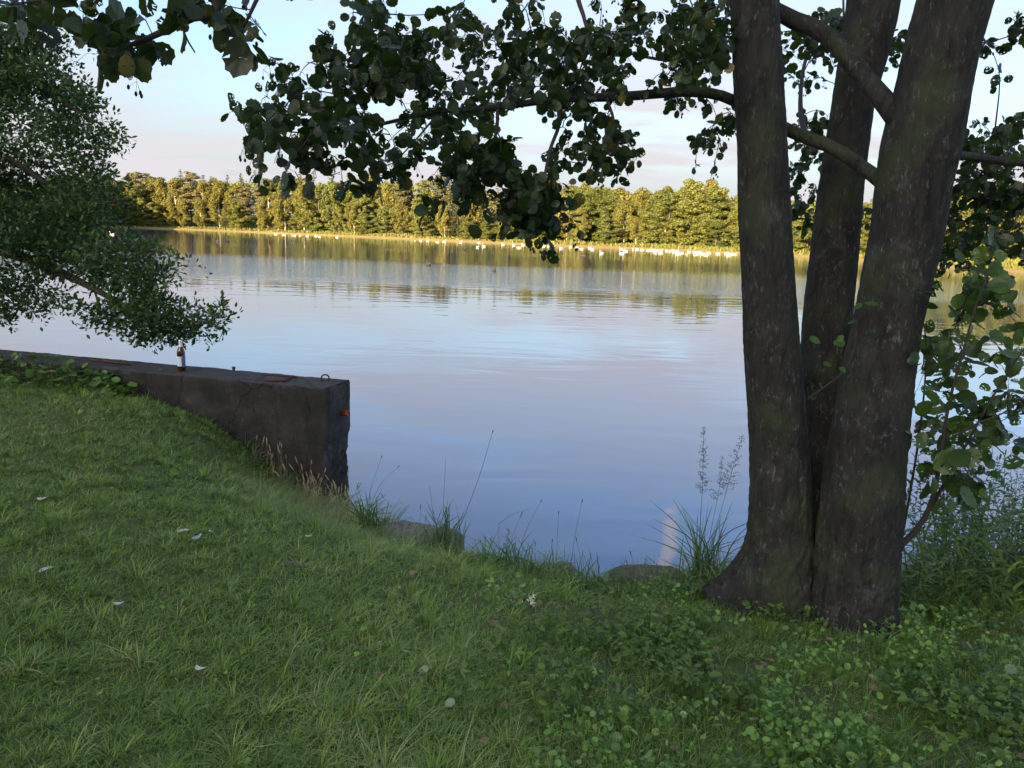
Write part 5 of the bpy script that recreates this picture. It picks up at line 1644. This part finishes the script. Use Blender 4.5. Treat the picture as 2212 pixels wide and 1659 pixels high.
HERB = [herb_meshes(1, .70, 42, .10, .0075), herb_meshes(2, .55, 34, .09, .0085), herb_meshes(3, .82, 50, .085, .006)]
hl = []
for i in range(110):
    px = grng.uniform(1962, 2290); Y = grng.uniform(3.7, 4.9); b = at(px, 1280, Y); b[2] = float(gz(b[0], b[1]))
    if edge_dist(b[0], b[1]) > .25: continue
    hl.append((project(b)[0], b))
hl.sort(key=lambda q_: q_[0])
for i, (px, b) in enumerate(hl):
    st, lf = HERB[grng.integers(3)]
    root = empty('willowherb', b, 'narrow-leaved willowherb by the water, %s from the right trunk' % ordinal(i + 1), 'herb', 'willowherbs right of the trunks')
    s_ = grng.uniform(.75, 1.15); root.scale = (s_, s_, s_); root.rotation_euler = (grng.normal(0, .12), grng.normal(0, .12), grng.random() * 6.28)
    link('stem', st, root); tag(link('leaves', lf, root), kind='stuff')
# small herbs on the waterline
for px, py, lb, sc, hm in [(1092, 1215, 'upright leafy herb among the rushes left of the small stone', .42, 0), (1390, 1262, 'ferny herb with broad leaves on the dark stone', .42, 1), (1600, 1268, 'little herb at the root of the left trunk', .22, 1), (1045, 1225, 'leafy weed on the bank edge just right of the flat stone', .30, 0), (1270, 1280, 'leafy weed on the bank edge right of the small stone', .34, 1), (1450, 1300, 'bushy weed in front of the dark stone', .30, 1), (1550, 1300, 'bushy weed between reed grass and the left trunk root', .36, 0), (860, 1172, 'leafy weed left of the flat stone by the wall', .26, 1), (1165, 1395, 'pale-leaved herb standing in the bare patch', .36, 1)]:
    b = ground_pt(px, py); root = empty('herb', b, lb, 'herb'); root.scale = (sc, sc, sc)
    link('stem', HERB[hm][0], root); tag(link('leaves', HERB[hm][1], root), kind='stuff')


# ------------------------------------------------------------------ stones, sticks, feathers, flowers
def rock(name, p0, size, mat, label, seed, yaw=0.0, pw=.55, cat='stone', lump=.16):
    a = np.linspace(0, 2 * math.pi, 40, endpoint=False); t_ = np.linspace(-math.pi / 2, math.pi / 2, 22)
    A, Tt = np.meshgrid(a, t_)
    sg = lambda v: np.sign(v) * np.abs(v) ** pw
    V = np.stack([sg(np.cos(A)) * sg(np.cos(Tt)), sg(np.sin(A)) * sg(np.cos(Tt)), sg(np.sin(Tt))], -1).reshape(-1, 3)
    V = V * (1 + lump * vnoise(V + seed * 3.7, 1.6, 3)[:, None] + .05 * vnoise(V + seed, 7, 2)[:, None] - .22 * np.clip(.16 - np.abs(vnoise(V * np.array([1, 1, 2.4]) + seed * 1.3, 2.2, 2)), 0, 1)[:, None]) * np.array(size) / 2
    V = V @ Rz(yaw).T
    n_ = len(a); i, j = np.meshgrid(np.arange(len(t_) - 1), np.arange(n_), indexing='ij'); j2 = (j + 1) % n_
    q_ = np.stack([i * n_ + j, i * n_ + j2, (i + 1) * n_ + j2, (i + 1) * n_ + j], -1).reshape(-1, 4)
    o_ = link(name, mesh_np(name, V, q_, mat, True), None, tuple(float(v) for v in p0))
    return tag(o_, label, cat)


p0 = at(905, 1178, 5.0); rock('stone', (p0[0], p0[1], .24), (.62, .30, .30), M['stone'], 'flat pale-topped stone block below the wall corner', 1, -.35, .35, lump=.10)
p0 = at(1216, 1244, 4.50); rock('stone', (p0[0], p0[1], p0[2] + .01), (.13, .10, .14), M['stone'], 'small upright brown stone between the rush tufts', 2)
p0 = at(1400, 1274, 4.32); rock('stone', (p0[0], p0[1], p0[2] + .0), (.46, .26, .24), M['dark_stone'], 'dark flaky stone beside the reed-grass clump', 3, .1, .45, lump=.22)
frng = np.random.default_rng(31)


def feather(px, py, L, yaw, label, curve=.4, i=0):
    curve *= 1.7
    L *= .62; b = ground_pt(px, py, .7); b[2] += .028
    root = empty('feather', b, label, 'feather', 'white feathers on the grass')
    t_ = np.linspace(0, 1, 14)
    c_ = np.stack([(t_ - .5) * L, curve * L * (t_ - .5) ** 2, .25 * L * (t_ - .3) ** 2], 1) @ Rz(yaw).T
    MB().add(*tube(c_ + b, np.linspace(.0009, .0003, 14), 4)).build('shaft', M['feather'], root)
    w_ = .17 * L * np.sin(np.clip(t_ * 1.05, 0, 1) ** .6 * math.pi) ** .7
    sd = np.array([-math.sin(yaw), math.cos(yaw), .35])
    V = np.concatenate([c_ - sd * w_[:, None] + b, c_ + [0, 0, .001] + b, c_ + sd * w_[:, None] * .8 + b])
    k_ = np.arange(13); T_ = np.concatenate([np.stack([k_, k_ + 1, 14 + k_ + 1, 14 + k_], 1), np.stack([14 + k_, 14 + k_ + 1, 28 + k_ + 1, 28 + k_], 1)])
    MB().add(V, T_).build('vane', M['feather'], root)


feather(400, 1158, .10, .1, 'white curled feather, left of the pair mid-lawn', -.9)
feather(428, 1172, .11, 1.2, 'white upright feather, right of the pair mid-lawn', .3)
feather(100, 1245, .10, .7, 'large white curved feather on the grass near the left edge', -.8)
feather(92, 1090, .09, .3, 'white feather on the grass nearest the nettles', .5)
feather(258, 1322, .07, .2, 'small white feather below the curved one', .4)
feather(432, 1462, .08, -.3, 'white downy feather in the lower lawn', .5)
feather(668, 1168, .06, .4, 'tiny white feather right of the pair, towards the wall', .5)
feather(455, 1158, .05, -.5, 'white feather scrap up from the pair mid-lawn', .5)
for px, py, yaw, L, lb in [(640, 1232, -.2, .12, 'short dark stick lying in the grass right of the feathers'), (1395, 1445, .55, .34, 'long dead stick at the bare patch before the trunks'), (2080, 1545, .5, .30, 'thin dead stick in the grass at the right'), (1275, 1330, .9, .12, 'broken twig in the bare patch behind the herb')]:
    b = ground_pt(px, py, .65); b[2] += .02
    d_ = np.array([math.cos(yaw), math.sin(yaw), .02]) * L / 2; kk = np.array([0, 0, .012])
    P_ = catmull([b - d_, b - d_ * .2 + kk + [0, .01, 0], b + d_ * .5 - [0, .008, 0], b + d_], 14)
    o = MB().add(*limb(np.column_stack([P_, np.linspace(.007, .003, 14)]), 7, .15)).build('stick', M['stick']); tag(o, lb, 'stick')


def flower(px, py, hgt, mat, label, n, size, z=.5):
    b = ground_pt(px, py, z); root = empty('flower', b, label, 'flower')
    P_ = catmull([b - [0, 0, .02], b + [.005, 0, hgt * .5], b + [.01, .005, hgt]], 8)
    MB().add(*tube(P_, np.linspace(.0018, .001, 8), 5)).build('stem', M['reed'], root)
    for k_ in range(n):
        c_ = P_[-1] + np.array([*grng.normal(0, size * .55, 2), grng.uniform(-2.2, .6) * size])
        V, T = RL2
        fr = leaf_frames(unit(grng.normal(0, 1, (1, 3)) + [[0, -.3, .6]]), grng.normal(0, 1, (1, 3)) + [[0, -.6, .4]])[0]
        MB().add(V @ (fr * size).T + c_, T).build('petal', mat, root)


flower(1140, 1372, .17, M['petal_white'], 'white flower head standing above the bare patch', 26, .014, .6)
flower(672, 1075, .10, M['petal_pink'], 'small pale pink flower at the foot of the wall end', 14, .013, .4)
for px, py, L, lb in [(905, 1475, .035, 'pale green fallen leaf low in the centre lawn'), (2170, 1475, .05, 'pale bluish fallen leaf near the right edge'), (1845, 1140, .0, ''), (960, 1555, .035, 'yellowish fallen leaf at the bottom centre')]:
    if not L: continue
    b = ground_pt(px, py, .7); b[2] += .05
    V, T = LEAFV[3]; fr = leaf_frames(np.array([[.8, .3, .1]]), np.array([[.1, -.3, 1.]]))[0]
    o = MB().add(V @ (fr * L).T + b, T).build('fallen_leaf', M['dead_leaf']); tag(o, lb, 'leaf')
